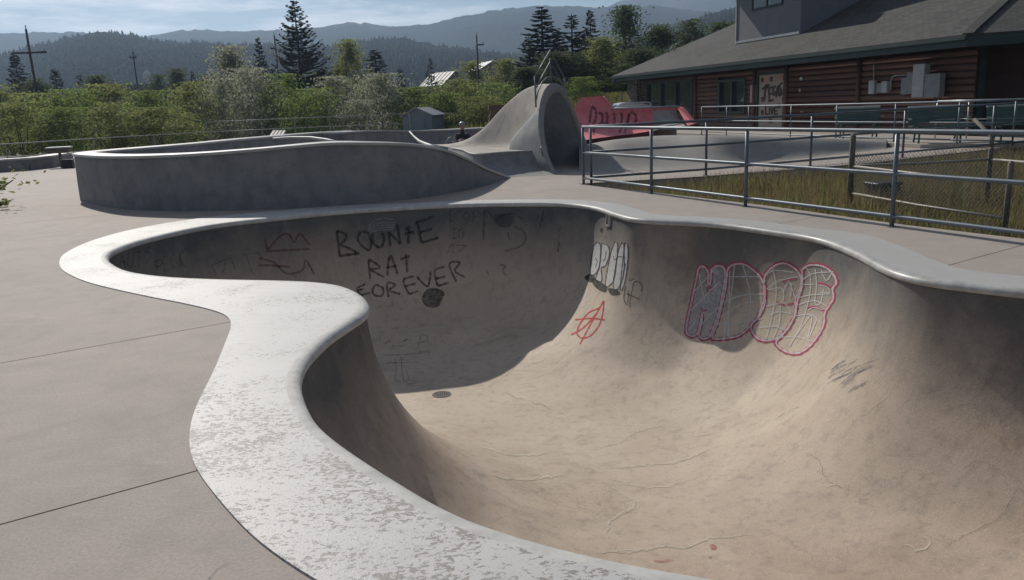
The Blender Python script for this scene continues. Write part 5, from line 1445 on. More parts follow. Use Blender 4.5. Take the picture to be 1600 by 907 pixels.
def leaf_quads(C, size, r_, up_bias=0.3, aspect=0.55):
    n = len(C)
    d = r_.normal(0, 1, (n, 3)); d[:, 2] *= 0.7; d /= np.linalg.norm(d, axis=1)[:, None]
    e = np.cross(d, r_.normal(0, 1, (n, 3)) + np.array([0, 0, up_bias])); e /= np.linalg.norm(e, axis=1)[:, None] + 1e-9
    s = size * r_.uniform(0.6, 1.35, n)[:, None]
    V = np.stack([C - d * s * 0.5, C + e * s * aspect * 0.5, C + d * s * 0.5, C - e * s * aspect * 0.5], 1).reshape(-1, 3)
    return V, np.arange(4 * n).reshape(-1, 4)
def crown_points(r_, H, W, n_cl, n_leaf, low=0.12, shape='round', spread=0.17):
    """leaf positions in clumps through the crown's volume"""
    out = []
    k = 0
    cl = []
    while len(cl) < n_cl:
        u = r_.uniform(0, 1); a = r_.uniform(0, 2 * math.pi); q = math.sqrt(r_.uniform(0.04, 1))
        if shape == 'round': prof = math.sin(math.pi * min(1, 0.12 + u * 0.86)) ** 0.72
        elif shape == 'tall': prof = (math.sin(math.pi * min(1, 0.1 + u * 0.87)) ** 0.8) * (1.05 - 0.45 * u)
        else: prof = (1 - u) ** 0.5 * 0.5 + 0.5 * (1 - u)
        rad = W / 2 * prof * q * (0.85 + 0.3 * math.sin(3 * a + u * 7) * 0.6)
        cl.append((rad * math.cos(a), rad * math.sin(a), H * (low + (1 - low) * u)))
    cl = np.array(cl)
    per = max(3, n_leaf // n_cl)
    sc = r_.uniform(0.4, 1.6, n_cl) * W * spread
    P = np.repeat(cl, per, 0) + r_.normal(0, 1, (n_cl * per, 3)) * np.repeat(sc, per)[:, None] * np.array([0.5, 0.5, 0.42])
    P[:, 2] = np.clip(P[:, 2], H * 0.02, H * 1.03)
    return P, cl
def make_bush_mesh(seed, H, W, n_leaf, size, mtl, shape='round', low=0.1, n_cl=70, pale=False, stems=6):
    r_ = np.random.default_rng(seed)
    P, cl = crown_points(r_, H, W, n_cl, n_leaf, low, shape)
    V, F = leaf_quads(P, size, r_)
    me = bpy.data.meshes.new('crown'); tmp = mesh_np('crown', V, F, mtl); me = tmp.data; bpy.data.objects.remove(tmp)
    mb = MB()
    sel = r_.choice(len(cl), stems * 2, replace=False)
    if shape == 'tall':
        mb.tube([(0, 0, -0.3), (0.05 * W * r_.normal(), 0.05 * W * r_.normal(), H * 0.4), (0.0, 0, H * 0.9)], [H * 0.016 + 0.03, H * 0.011 + 0.02, 0.015], 7)
        for i in sel:
            c = cl[i]; z0 = c[2] * 0.72; mb.tube([(0, 0, z0), (c[0] * 0.55, c[1] * 0.55, z0 + (c[2] - z0) * 0.45), tuple(c)], [0.02 + H * 0.003, 0.02, 0.008], 5)
    else:
        for i in sel:
            c = cl[i]; b = r_.normal(0, W * 0.05, 2); mb.tube([(b[0], b[1], -0.3), (c[0] * 0.4 + b[0], c[1] * 0.4 + b[1], c[2] * 0.55), tuple(c)], [0.035 + H * 0.003, 0.025, 0.008], 5)
    tmp = mb.build('trunk', M['bark_pale'] if pale else M['bark']); tm = tmp.data; bpy.data.objects.remove(tmp)
    return me, tm
def plant(name, meshes, label, cat, px, pytop, Y, H0, wpx=None, W0=None, group=None, sink=0.0, rz=None):
    """stand a plant so that its top reaches the photo row pytop at distance Y"""
    top = atd(px, pytop, Y); gz_ = float(ground_z(top.x, Y)) - sink
    h = max(0.4, top.z - gz_)
    o = empty(name, (top.x, Y, gz_), rng.uniform(0, 6.28) if rz is None else rz, label, cat, group)
    s = h / H0; w = s if wpx is None else (wpx / FPX * Y) / W0
    for nm, me in (('trunk', meshes[1]), ('crown', meshes[0])):
        c = link(bpy.data.objects.new(nm, me), o); c.scale = (w, w, s)
    return o
BW = [make_bush_mesh(100 + k, 5, 6, 7600, 0.17, M['leaf_willow'], n_cl=60, low=0.06) for k in range(3)]
BG = [make_bush_mesh(120 + k, 5, 6, 7600, 0.18, M['leaf_green'], n_cl=56, low=0.06) for k in range(3)]
BS = [make_bush_mesh(140 + k, 5, 6, 7600, 0.16, M['leaf_silver'], n_cl=52, low=0.06, pale=True) for k in range(2)]
TA = [make_bush_mesh(160 + k, 10, 5, 8000, 0.24, M['leaf_dark'], 'tall', 0.12, 110, True, 12) for k in range(3)]
TG = [make_bush_mesh(180 + k, 9, 6, 8000, 0.24, M['leaf_willow'], 'tall', 0.10, 110, False, 12) for k in range(2)]
TS = [make_bush_mesh(190 + k, 9, 6, 8000, 0.22, M['leaf_silver'], 'tall', 0.10, 80, True, 12) for k in range(1)]
def spruce_mesh(seed, H, W, whorls, mtl, droop=0.15, upturn=0.25, open_top=0.0, bare=0.06):
    r_ = np.random.default_rng(seed); C, D, S = [], [], []
    mb = MB(); mb.tube([(0, 0, -0.4), (0, 0, H * 0.5), (0, 0, H)], [H * 0.017, H * 0.009, 0.02], 8)
    for k in range(whorls):
        f = bare + (1 - bare) * (k / whorls) ** 0.92; z = H * f
        Lb = W / 2 * (1 - f) ** 0.82 * r_.uniform(0.85, 1.1) + 0.12
        nb_ = 5 + int(4 * (1 - f)) ; a0 = r_.uniform(0, 6.28)
        for j in range(nb_):
            if r_.random() < open_top * f: continue
            a = a0 + 2 * math.pi * j / nb_ + r_.normal(0, 0.12); L = Lb * r_.uniform(0.75, 1.1)
            dv_ = np.array([math.cos(a), math.sin(a), 0]); sd = np.array([-math.sin(a), math.cos(a), 0])
            pts_ = []; zj = r_.normal(0, 0.13); L *= r_.uniform(0.8, 1.15)
            m_ = 6
            for i in range(m_ + 1):
                q = i / m_; pts_.append(np.array([0, 0, z + zj]) + dv_ * L * q + np.array([0, 0, L * (-droop * math.sin(q * 2.2) + upturn * q ** 2.4)]))
            if L > 0.5: mb.tube(pts_[:5], [0.012 + L * 0.006, 0.012 + L * 0.004, 0.01, 0.008, 0.006], 4, caps=False)
            nt = max(7, int(L * 14))
            for i in range(nt):
                q = 0.12 + 0.88 * (i + r_.random()) / nt; ii = q * m_; b = int(min(ii, m_ - 1)); p = pts_[b] + (pts_[b + 1] - pts_[b]) * (ii - b)
                wlen = (0.20 + 0.26 * L * (1 - q) * 0.6) * r_.uniform(0.7, 1.2)
                for s_ in (-1, 1):
                    tv = dv_ * 0.75 + sd * s_ * 0.75 + np.array([0, 0, -0.18 + 0.3 * r_.random()]); C.append(p); D.append(tv * wlen); S.append(0.085 + 0.04 * r_.random())
    C, D, S = np.array(C), np.array(D), np.array(S)[:, None]
    pr = np.cross(D, np.array([0, 0, 1.0]) + r_.normal(0, 0.5, D.shape)); pr /= np.linalg.norm(pr, axis=1)[:, None] + 1e-9
    V = np.stack([C - D * 0.05, C + D * 0.45 + pr * S, C + D, C + D * 0.45 - pr * S], 1).reshape(-1, 3)
    tmp = mesh_np('crown', V, np.arange(len(V)).reshape(-1, 4), mtl); me = tmp.data; bpy.data.objects.remove(tmp)
    tmp = mb.build('trunk', M['bark']); tm = tmp.data; bpy.data.objects.remove(tmp)
    return me, tm
SP_BIG = spruce_mesh(5, 13, 7.2, 46, M['needle_blue'], 0.06, 0.50, 0.35, 0.05)
SP = [spruce_mesh(31, 11, 4.6, 40, M['needle'], 0.18, 0.22), spruce_mesh(32, 11, 4.2, 38, M['needle_blue'], 0.15, 0.25), spruce_mesh(33, 11, 5.2, 34, M['needle'], 0.1, 0.3, 0.3)]

plant('spruce_tree', SP_BIG, 'tallest spruce, open upswept branches against the sky, left of centre', 'tree', 459, 2, 76, 13, 150, 7.2)
for k, (px, py, Y, w, lab) in enumerate([(150, 122, 92, 70, 'dark tree left of the far dark roof'), (55, 128, 88, 80, 'dark tree below the crossarm pole'), (245, 120, 96, 60, 'dark tree right of the thin pole'), (275, 112, 98, 60, 'dark tree beside the small pointed spruce'), (868, 84, 64, 110, 'dark tree mass right behind the guard rail'), (915, 84, 68, 100, 'dark tree between the spruces and the tallest aspen'), (822, 108, 62, 90, 'dark tree left behind the wave crest'), (1060, 78, 66, 110, 'dark tree just above the roof edge'), (505, 116, 82, 90, 'dark tree right below the tallest spruce'), (330, 120, 78, 80, 'dark tree behind the silvery poplar')]):
    plant('dark_tree', TA[k % 3], lab, 'tree', px, py, Y, 10, w, 5, 'dark trees in the valley')
G_ = 'dark conifers beyond the park'
for k, (px, py, Y, w, lab) in enumerate([
    (403, 60, 88, 46, 'narrow dark spruce just left of the tallest spruce'),
    (846, 11, 70, 104, 'tall dark spruce above the concrete wave, topmost of its pair'),
    (893, 22, 71, 98, 'dark spruce right of the guard rail, beside the taller one'),
    (922, 17, 84, 60, 'dark pointed spruce rising behind the aspens'),
    (800, 112, 74, 66, 'lower dark spruce left of the guard rail'),
    (826, 56, 76, 80, 'dark spruce filling the left of the tree mass behind the wave'),
    (870, 46, 78, 84, 'dark spruce between the two tall ones behind the wave'),
    (908, 56, 74, 84, 'dark spruce in front of the pointed one left of the aspens'),
    (948, 70, 72, 70, 'low dark spruce beside the tallest aspen'),
    (22, 86, 92, 74, 'broad dark pine at the left edge, beside the crossarm pole'),
    (84, 108, 96, 56, 'dark pine between the crossarm pole and the pale slope'),
    (122, 116, 92, 50, 'low dark pine right of the crossarm pole'),
    (300, 112, 90, 34, 'small pointed spruce left of the silvery poplar'),
    (585, 78, 88, 84, 'broad dark spruce behind the grey shed'),
    (672, 90, 112, 40, 'small spruce above the metal roofed house'),
    (625, 108, 104, 44, 'short dark spruce left of the metal roofed house')]):
    plant('spruce_tree', SP[k % 3], lab, 'tree', px, py, Y, 11, w * 1.2, (4.6, 4.2, 5.2)[k % 3], G_)
for ms, nm, px, py, Y, H0, w, W0_, lab in [
    (TS[0], 'poplar_tree', 357, 78, 62, 9, 104, 6, 'silvery poplar left of the narrow spruce'),
    (TG[0], 'aspen_tree', 541, 68, 70, 9, 82, 6, 'tall green aspen right of the tallest spruce'),
    (TA[0], 'aspen_tree', 976, 16, 78, 10, 92, 5, 'tallest aspen, above the red ramp'),
    (TA[1], 'aspen_tree', 1030, 44, 74, 10, 104, 5, 'rounded aspen left of the roof antenna'),
    (TA[2], 'aspen_tree', 1080, 36, 76, 10, 104, 5, 'rounded aspen right of the roof antenna'),
    (TA[0], 'aspen_tree', 1128, 40, 80, 10, 90, 5, 'aspen against the grey upper storey'),
    (TG[1], 'aspen_tree', 942, 62, 66, 9, 92, 6, 'low green aspen between the spruces and the roof'),
    (TA[1], 'aspen_tree', 1000, 78, 62, 10, 110, 5, 'dark low aspen behind the roof end'),
    (TG[0], 'aspen_tree', 790, 96, 78, 9, 84, 6, 'green aspen right of the telephone pole'),
    (TG[1], 'aspen_tree', 735, 100, 92, 9, 84, 6, 'green tree behind the telephone pole')]:
    plant(nm, ms, lab, 'tree', px, py, Y, H0, w, W0_)
GW = 'bushes of the thicket behind the park'
spots = [(BW, -25, 138, 49, 150, 'willow bush cut by the left edge, behind the concrete ledge'), (BW, 40, 150, 54, 150, 'willow bush below the crossarm pole'), (BG, 105, 144, 52, 140, 'green bush right of the crossarm pole'), (BW, 165, 136, 56, 150, 'tall willow bush left of the thin pole'),
         (BG, 232, 146, 54, 140, 'green bush right of the thin pole'), (BW, 300, 132, 53, 130, 'willow bush left of the silvery one'), (BW, 20, 164, 44, 140, 'front willow bush nearest the left edge'), (BG, 95, 172, 45, 130, 'front green bush behind the small table'), (BW, 170, 164, 46, 140, 'front willow bush above the raised bowl rim'), (BW, 250, 170, 47, 140, 'front willow bush left of the second railing'),
         (BS, 385, 112, 56, 120, 'tall silvery bush below the narrow spruce'), (BS, 350, 128, 52, 110, 'silvery bush at the start of the second railing'), (BG, 440, 120, 57, 120, 'green bush under the tallest spruce'), (BS, 520, 124, 57, 120, 'silvery bush left of centre behind the second railing'), (BG, 490, 142, 54, 120, 'low green bush above the leaning pallet'),
         (BS, 590, 120, 57, 130, 'large silvery bush left of the shed'), (BG, 645, 140, 56, 110, 'green bush behind the shed'), (BW, 715, 128, 56, 130, 'willow bush right of the shed'), (BG, 770, 132, 58, 120, 'green bush behind the slope of the concrete wave'), (BG, 690, 150, 54, 110, 'low green bush beside the shed wall'), (BW, 755, 152, 52, 110, 'low willow bush behind the seated person'),
         (BS, 560, 160, 53, 110, 'low silvery bush left of the shed'), (BG, 908, 122, 54, 64, 'light green bush right of the tunnel mouth'), (BG, 955, 122, 64, 90, 'dark green bush above the red ramp'), (BG, 838, 118, 62, 90, 'green bush behind the guard rail')]
for k, (grp, px, py, Y, w, lab) in enumerate(spots):
    m_ = grp[k % len(grp)]
    plant('willow_bush' if grp is BW else 'silver_bush' if grp is BS else 'leafy_bush', m_, lab, 'bush', px, py, Y, 5, w, 6, GW)
# sapling at the left edge of the deck
sb = make_bush_mesh(77, 1.35, 1.25, 900, 0.075, M['leaf_willow'], n_cl=34, low=0.05)
bp = (-10.45, 15.6, -0.15)
bo = empty('young_bush', bp, 0.4, 'young leafy bush poking in from the left edge over the deck', 'bush')
for nm, me in (('trunk', sb[1]), ('crown', sb[0])): c = link(bpy.data.objects.new(nm, me), bo); c.scale = (1.45, 1.45, 1.1)
# far conifer woods on the slopes: too many to tell apart
r_ = np.random.default_rng(3)
V, F = [], []
near_hill = [o for o in bpy.data.objects if o.name.startswith('hill')][-1]
hbvh = BVHTree.FromPolygons([tuple(v.co) for v in near_hill.data.vertices], [tuple(p.vertices) for p in near_hill.data.polygons])
cnt = 0
while cnt < 11000:
    Y = 150 + 660 * r_.random() ** 1.3; X = (r_.uniform(-150, 1750) - 800) / FPX * Y
    z = float(ground_z(X, Y))
    h_ = hbvh.ray_cast(Vector((X, Y, 900)), Vector((0, 0, -1)))
    if h_[0] is not None: z = max(z, h_[0].z)
    elif Y > 330: continue
    if z > 70 and r_.random() < 0.6: continue
    if 300 < (X / Y * FPX + 800) < 1000 and Y < 230 and r_.random() < 0.5: continue
    H = r_.uniform(1.6, 4.2); W = H * r_.uniform(0.24, 0.46)
    b = len(V); n = 6; a0 = r_.uniform(0, 6)
    for lv_, (zz_, ww) in enumerate(((0.02, 1.0), (0.42, 0.72), (0.40, 0.86), (0.75, 0.36))):
        for k in range(n): a = a0 + 6.2832 * k / n + lv_ * 0.4; q = W * ww * r_.uniform(0.7, 1.15); V.append((X + q * math.cos(a), Y + q * math.sin(a), z + H * zz_ - 0.3))
    V.append((X, Y, z + H))
    for k in range(n):
        k2 = (k + 1) % n; F += [(b + k, b + k2, b + n + k2), (b + k, b + n + k2, b + n + k), (b + 2 * n + k, b + 2 * n + k2, b + 3 * n + k2), (b + 2 * n + k, b + 3 * n + k2, b + 3 * n + k), (b + 3 * n + k, b + 3 * n + k2, b + 4 * n)]
    cnt += 1
M['far_needle'] = leafmat('far_needle', (0.022, 0.032, 0.022), (0.036, 0.046, 0.030), 0.05)
ff = mesh_np('far_conifer_forest', np.array(V), np.array(F), M['far_needle'])
tag(ff, 'distant conifer forest covering the slopes below the hills', 'forest', kind='stuff')
# grass in the fenced triangle and along the bank
def grass(name, label, P, hmin, hmax, mtl, wid=0.006, lean=0.35):
    n = len(P); r_ = np.random.default_rng(n)
    h = r_.uniform(hmin, hmax, n)[:, None]; a = r_.uniform(0, 6.28, n)
    sd = np.stack([np.cos(a), np.sin(a), np.zeros(n)], 1) * wid * r_.uniform(0.7, 1.6, n)[:, None]
    ln = np.stack([np.sin(a), -np.cos(a), np.zeros(n)], 1) * h * r_.uniform(-lean, lean, n)[:, None]
    up_ = np.array([0, 0, 1.0])
    mid = P + up_ * h * 0.55 + ln * 0.35; top = P + up_ * h + ln
    V = np.stack([P - sd, P + sd, mid + sd * 0.7, mid - sd * 0.7, top], 1).reshape(-1, 3)
    i = np.arange(n)[:, None] * 5
    F = np.vstack([i + np.array([0, 1, 2]), i + np.array([0, 2, 3]), i + np.array([3, 2, 4])])
    o = mesh_np(name, V, F, mtl); return tag(o, label, 'grass', kind='stuff')
M['grass'] = leafmat('meadow_grass', (0.075, 0.095, 0.026), (0.20, 0.20, 0.075), 0.4)
M['grass_dry'] = leafmat('dry_stalks', (0.12, 0.085, 0.05), (0.25, 0.18, 0.11), 0.3)
def in_tri(n, seed, tri):
    r_ = np.random.default_rng(seed); P = np.column_stack([r_.uniform(1.2, 16, n), r_.uniform(1, 24, n)])
    P = P[inside(tri, P)]; return np.column_stack([P, ground_z(P[:, 0], P[:, 1]) - 0.01])
TRI = np.array([(1.6, 15.62), (4.72, 9.25), (5.55, 7.75), (8.7, 1.3), (16, 2), (16, 22), (13.9, 21.0), (7.8, 17.4), (4.0, 16.0)])
gp = in_tri(150000, 5, TRI)
d_ = np.hypot(gp[:, 0], gp[:, 1]); gp = gp[(gp[:, 0] / gp[:, 1] < 0.80)]
dens = np.sin(gp[:, 0] * 1.9) * np.sin(gp[:, 1] * 1.6 + 1) + rng.normal(0, 0.7, len(gp)); gp = gp[dens > -0.7]
grass('meadow_grass', 'rough green grass filling the triangle behind the railing', gp, 0.08, 0.40, M['grass'], 0.006, 0.8)
gd = in_tri(70000, 6, TRI); gd = gd[(gd[:, 0] / gd[:, 1] < 0.80)]
grass('dry_stalks', 'dry pale stalks and weeds standing in the railing triangle', gd, 0.15, 0.52, M['grass_dry'], 0.004, 0.6)
r_ = np.random.default_rng(8)
P = np.column_stack([r_.uniform(1, 16, 16000), r_.uniform(43, 62, 16000)]); P = np.column_stack([P, ground_z(P[:, 0], P[:, 1])]); P = P[~inside(DECK, P[:, :2])]
M['grass_bank'] = leafmat('bank_grass', (0.10, 0.105, 0.03), (0.20, 0.19, 0.07), 0.3)
grass('bank_grass', 'yellow green grass bank behind the red ramp', P, 0.15, 0.45, M['grass_bank'], 0.02)
P = np.column_stack([r_.uniform(-32, 3, 22000), r_.uniform(40, 54, 22000)]); P = P[~inside(DECK, P)]; P = np.column_stack([P, ground_z(P[:, 0], P[:, 1])])
grass('bank_grass', 'green grass at the foot of the thicket behind the raised bowl', P, 0.2, 0.7, M['grass'], 0.02)
# ================================================================== POLES AND WIRES
M['pole'] = simple('pole_wood', (0.075, 0.06, 0.05), 0.9, 0.3, 3)
def gz_at(p): return float(ground_z(p.x, p.y))
def pole(label, px, pytop, Y, r_, arms, name='utility_pole'):
    t = atd(px, pytop, Y); b = empty(name, (t.x, Y, gz_at(t)), 0, label, 'pole')
    mb = MB(); mb.tube([Vector((t.x, Y, gz_at(t) - 0.3)), t], [r_, r_ * 0.7], 8); local(mb.build('shaft', M['pole'], b, True))
    for dz, half, yaw, x_off in arms:
        d = Vector((math.cos(yaw), math.sin(yaw), 0)); c = t - Vector((0, 0, dz)) + d * x_off
        local(MB().box(c - Vector((0, r_, 0)), (half * 2, 0.12, 0.13), d, Vector((-d.y, d.x, 0))).build('crossarm', M['pole'], b))
        for s in (-0.9, 0.9):
            p = c + d * half * s - Vector((0, r_, 0)); mb = MB(); mb.tube([p + Vector((0, 0, 0.05)), p + Vector((0, 0, 0.16)), p + Vector((0, 0, 0.26))], [0.03, 0.06, 0.035], 6); local(mb.build('insulator', M['galv'], b, True))
    mb = MB(); mb.tube([t, t + Vector((0, 0, 0.3))], [0.04, 0.05], 6); local(mb.build('pole_top', M['galv'], b))
    return t
p1 = pole('tall wooden pole with wide crossarm at the far left', 40.5, 46, 66, 0.12, [(1.78, 1.32, 0.05, 0)])
p2 = pole('thin wooden pole rising from the thicket on the left', 207.5, 82, 84, 0.09, [(0.5, 0.3, 0.4, 0)])
p3 = pole('plain wooden pole just left of the tallest spruce', 428.5, 56, 82, 0.10, [(1.2, 0.25, 0, -0.2)])
p4 = pole('wooden pole with short crossarm above the thicket near the centre', 744.5, 56, 84, 0.115, [(0.9, 0.35, 0.2, 0.35)])
M['wirem'] = simple('cable', (0.10, 0.10, 0.10), 0.6)
def wire(label, a, b, sag, n=14, r_=0.012):
    pts_ = [a + (b - a) * (i / n) - Vector((0, 0, sag * 4 * (i / n) * (1 - i / n))) for i in range(n + 1)]
    mb = MB(); mb.tube(pts_, r_, 4); o = mb.build('overhead_wire', M['wirem'], None, True); return tag(o, label, 'wire')
wire('overhead wire between the crossarm pole and the thin pole', p1 - Vector((-1.1, 0, 1.6)), p2 - Vector((0, 0, 0.4)), 1.6)
wire('overhead wire from the thin pole to the plain pole by the spruce', p2 - Vector((0, 0, 0.5)), p3 - Vector((0, 0, 1.2)), 2.0)
wire('overhead wire running off the left edge from the crossarm pole', p1 - Vector((1.1, 0, 1.6)), p1 + Vector((-22, -6, -2.2)), 0.8)
wire('overhead wire from the plain pole to the pole near the centre', p3 - Vector((0, 0, 1.3)), p4 - Vector((0, 0, 0.9)), 3.0)
wire('overhead wire dropping right from the pole near the centre', p4 - Vector((0, 0, 2.8)), atd(800, 101, 90), 0.4)

# ================================================================== FAR HOUSES AND SHED
M['metal_roof'] = simple('metal_roof', (0.16, 0.17, 0.18), 0.6, 0.2, 1)
M['roof_rib'] = simple('roof_rib', (0.42, 0.43, 0.44), 0.55, 0.1, 1)
M['dark_roof'] = simple('dark_roof', (0.035, 0.038, 0.042), 1.0, 0.2, 1, spec=0.0)
M['house_wall'] = simple('pale_house_wall', (0.22, 0.20, 0.18), 0.8, 0.1, 1)
M['shed_blue'] = simple('shed_blue_grey', (0.15, 0.19, 0.23), 0.6, 0.08, 2)
M['shed_roof'] = simple('shed_roof', (0.22, 0.24, 0.26), 0.5, 0.1, 2)
def gable(name, label, loc, rz, W, L, H, RH, wallm, roofm, ov=0.25, door=False, win=True, ribs=0, cat='house'):
    b = empty(name, loc, rz, label, cat)
    mb = MB(); mb.add([(-W/2, -L/2, -0.5), (W/2, -L/2, -0.5), (W/2, L/2, -0.5), (-W/2, L/2, -0.5), (-W/2, -L/2, H), (W/2, -L/2, H), (W/2, L/2, H), (-W/2, L/2, H), (0, -L/2, H + RH), (0, L/2, H + RH)],
           [(0, 1, 5, 8, 4), (1, 2, 6, 5), (2, 3, 7, 9, 6), (3, 0, 4, 7)]); mb.build('wall', wallm, b)
    sl = math.hypot(W / 2, RH)
    for s in (-1, 1):
        d = Vector((s * W / 2, 0, -RH)).normalized(); n = Vector((RH * s, 0, W / 2)).normalized()
        c = Vector((0, 0, H + RH)) + d * (sl + ov) / 2 + n * 0.05
        r_o = MB().box(c, (sl + ov, L + 2 * ov, 0.08), d, Vector((0, 1, 0)), n).build('roof', roofm, b)
        if ribs:
            rb_ = MB()
            for k in range(ribs): rb_.box(c + Vector((0, (k / (ribs - 1) - 0.5) * (L + ov), 0)) + n * 0.07, (sl + ov, 0.16, 0.07), d, Vector((0, 1, 0)), n)
            rb_.build('rib', M['roof_rib'], r_o)
    if door:
        dd = MB().box((0, -L/2 - 0.03, H * 0.46), (W * 0.44, 0.05, H * 0.92)).build('door', wallm, b); MB().bevbox((W * 0.15, -L/2 - 0.08, H * 0.5), (0.04, 0.06, 0.12), 0.01).build('handle', M['galv'], dd)
        for s in (-1, 1): MB().box((s * W * 0.24, -L/2 - 0.035, H * 0.46), (0.05, 0.05, H * 0.92)).build('door_trim', M['shed_roof'], b)
    if win:
        for s in (-0.25, 0.25):
            wo = MB().box((W * s, -L/2 - 0.03, H * 0.55), (W * 0.18, 0.06, H * 0.35)).build('window', M['house_wall'], b); MB().box((W * s, -L/2 - 0.065, H * 0.55), (W * 0.14, 0.02, H * 0.28)).build('pane', M['glass'], wo)
    return b
sp_ = atd(662, 196, 50); gable('garden_shed', 'small blue grey shed with pale roof edge behind the quarter pipe', (sp_.x, 50, 0.1), R(-14), 1.85, 2.2, 1.05, 0.42, M['shed_blue'], M['shed_roof'], 0.12, True, False, cat='shed')
hp_ = atd(692, 132, 125); gable('far_house', 'far house with pale ribbed metal roof above the thicket', (hp_.x, 128, hp_.z - 2.4), R(38), 4.4, 6.0, 2.4, 1.8, M['house_wall'], M['metal_roof'], 0.3, ribs=7)
hp_ = atd(762, 108, 150); gable('far_house', 'far grey roofed house right of the pole near the centre', (hp_.x, 150, hp_.z - 2.6), R(20), 5, 6, 2.4, 1.4, M['house_wall'], M['shed_roof'], 0.3)
hp_ = atd(195, 134, 150); gable('far_house', 'far house with long dark roof left of the thin pole', (hp_.x, 152, hp_.z - 3.6), R(80), 5, 9, 2.4, 1.3, M['house_wall'], M['dark_roof'], 0.4)
hp_ = atd(252, 134, 150); gable('far_house', 'far pale house right of the thin pole', (hp_.x, 156, hp_.z - 3.7), R(84), 4.5, 8, 2.3, 1.0, M['house_wall'], M['dark_roof'], 0.3)
M['cliff'] = simple('pale_cliff', (0.42, 0.40, 0.37), 0.95, 0.3, 0.2)
cl_ = MB(); cc_ = atd(230, 121, 320)
def rock_mesh(mb, c, s, seed, n=9):
    r_ = np.random.default_rng(seed); bm = bmesh.new(); bmesh.ops.create_icosphere(bm, subdivisions=2, radius=1.0)
    for v in bm.verts: v.co *= 1 + 0.25 * math.sin(v.co.x * 3 + seed) * math.cos(v.co.y * 4 + seed * 2) + r_.uniform(-0.1, 0.1)
    mb.add([Vector(c) + Vector((v.co.x * s[0], v.co.y * s[1], v.co.z * s[2])) for v in bm.verts], [tuple(v.index for v in f.verts) for f in bm.faces]); bm.free()
rock_mesh(cl_, cc_, (1.3, 1.3, 2.6), 4); tag(cl_.build('rock_outcrop', M['cliff']), 'tall pale rock outcrop on the wooded slope at left', 'rock')
# brown timber stack behind the wave
M['brown'] = simple('brown_timber', (0.11, 0.07, 0.05), 0.85, 0.3, 2)
tb = empty('timber_stack', tuple(atd(786, 175, 44).xy) + (0.1,), 0.1, 'stack of brown timbers behind the slope of the concrete wave', 'timber')
for k in range(6): MB().bevbox((0.06 * math.sin(k * 2.0), 0, 0.12 + k * 0.25), (1.5, 0.5, 0.23), 0.02).build('timber', M['brown'], tb)

# ================================================================== THINGS AT THE LEFT
ledge = empty('concrete_ledge', tuple(at(40, 268)), 0, 'low grey concrete ledge with angled end at the left edge', 'ledge')
lp = [(*at(-70, 275).xy, 0.42), (*at(0, 269.5).xy, 0.42), (*at(50, 266).xy, 0.42), (*at(84, 262).xy, 0.42), (*(at(84, 262).xy + Vector((-0.6, 2.6))), 0.42)]
LP_ = np.vstack([np.linspace(a, b, 8, endpoint=False) for a, b in zip(np.array(lp)[:-1], np.array(lp)[1:])] + [np.array(lp)[-1:]])
local(wall_loft('wall', LP_, lambda h: [(0, -0.02), (0, h - 0.05), (0.5, h - 0.05), (0.5, -0.02)], M['wall'], ledge, True, False))
local(wall_loft('cap', LP_, lambda h: [(-0.03, h - 0.05), (-0.03, h + 0.02), (0.53, h + 0.02), (0.53, h - 0.05)], M['greyrim'], ledge, True, False))
zl_ = (0, 190, 6.044)
def lhit(x, y, off=0.01):
    n = Vector((0.1, -1, 0)).normalized(); p = onplane(x, y, at(40, 266.8) , n); return p + n * 0.09
mb = MB()
for s in ([(215, 400), (260, 410), (250, 440)], [(280, 420), (300, 450), (270, 475), (220, 450)], [(300, 400), (285, 470)]): stroke(mb, Z(*zl_, s), 1.6, 1.5, 0.01, lhit)
local(mb.build('spray_tag', M['black_paint'], ledge))
tp = at(97, 262, 0)
tbl = empty('small_table', tuple(tp), 0.3, 'small dark pedestal table with pale top at the far left', 'table')
MB().bevbox((0, 0, 0.72), (0.80, 0.6, 0.05), 0.012).build('tabletop', M['greyrim'], tbl); mb = MB(); mb.tube([(0, 0, 0), (0, 0, 0.7)], 0.05, 8); mb.build('pedestal', M['rust'], tbl, True); MB().bevbox((0, 0, 0.6), (0.66, 0.46, 0.16), 0.02).build('apron', M['rust'], tbl)
cr_ = empty('black_crate', tuple(at(108, 263)), 0.2, 'small black crate beside the pedestal table', 'crate')
MB().bevbox((0, 0, 0.14), (0.34, 0.3, 0.28), 0.015).build('body', M['blackbox'], cr_); MB().bevbox((0, 0, 0.295), (0.37, 0.33, 0.03), 0.008).build('rim', M['blackbox'], cr_)
M['white_rock'] = simple('white_rock', (0.45, 0.44, 0.43), 0.9, 0.25, 5, bump=0.4)
rocks = [(88, 252, 33.5, 0.3), (96, 254, 33.5, 0.26), (102, 250, 34, 0.3), (150, 229, 40.5, 0.35), (170, 227, 41, 0.3), (186, 225, 41.2, 0.42), (198, 224, 41.5, 0.36), (310, 216, 44, 0.4), (326, 215, 44.5, 0.45), (340, 215, 45, 0.34), (352, 214, 45.5, 0.3)]
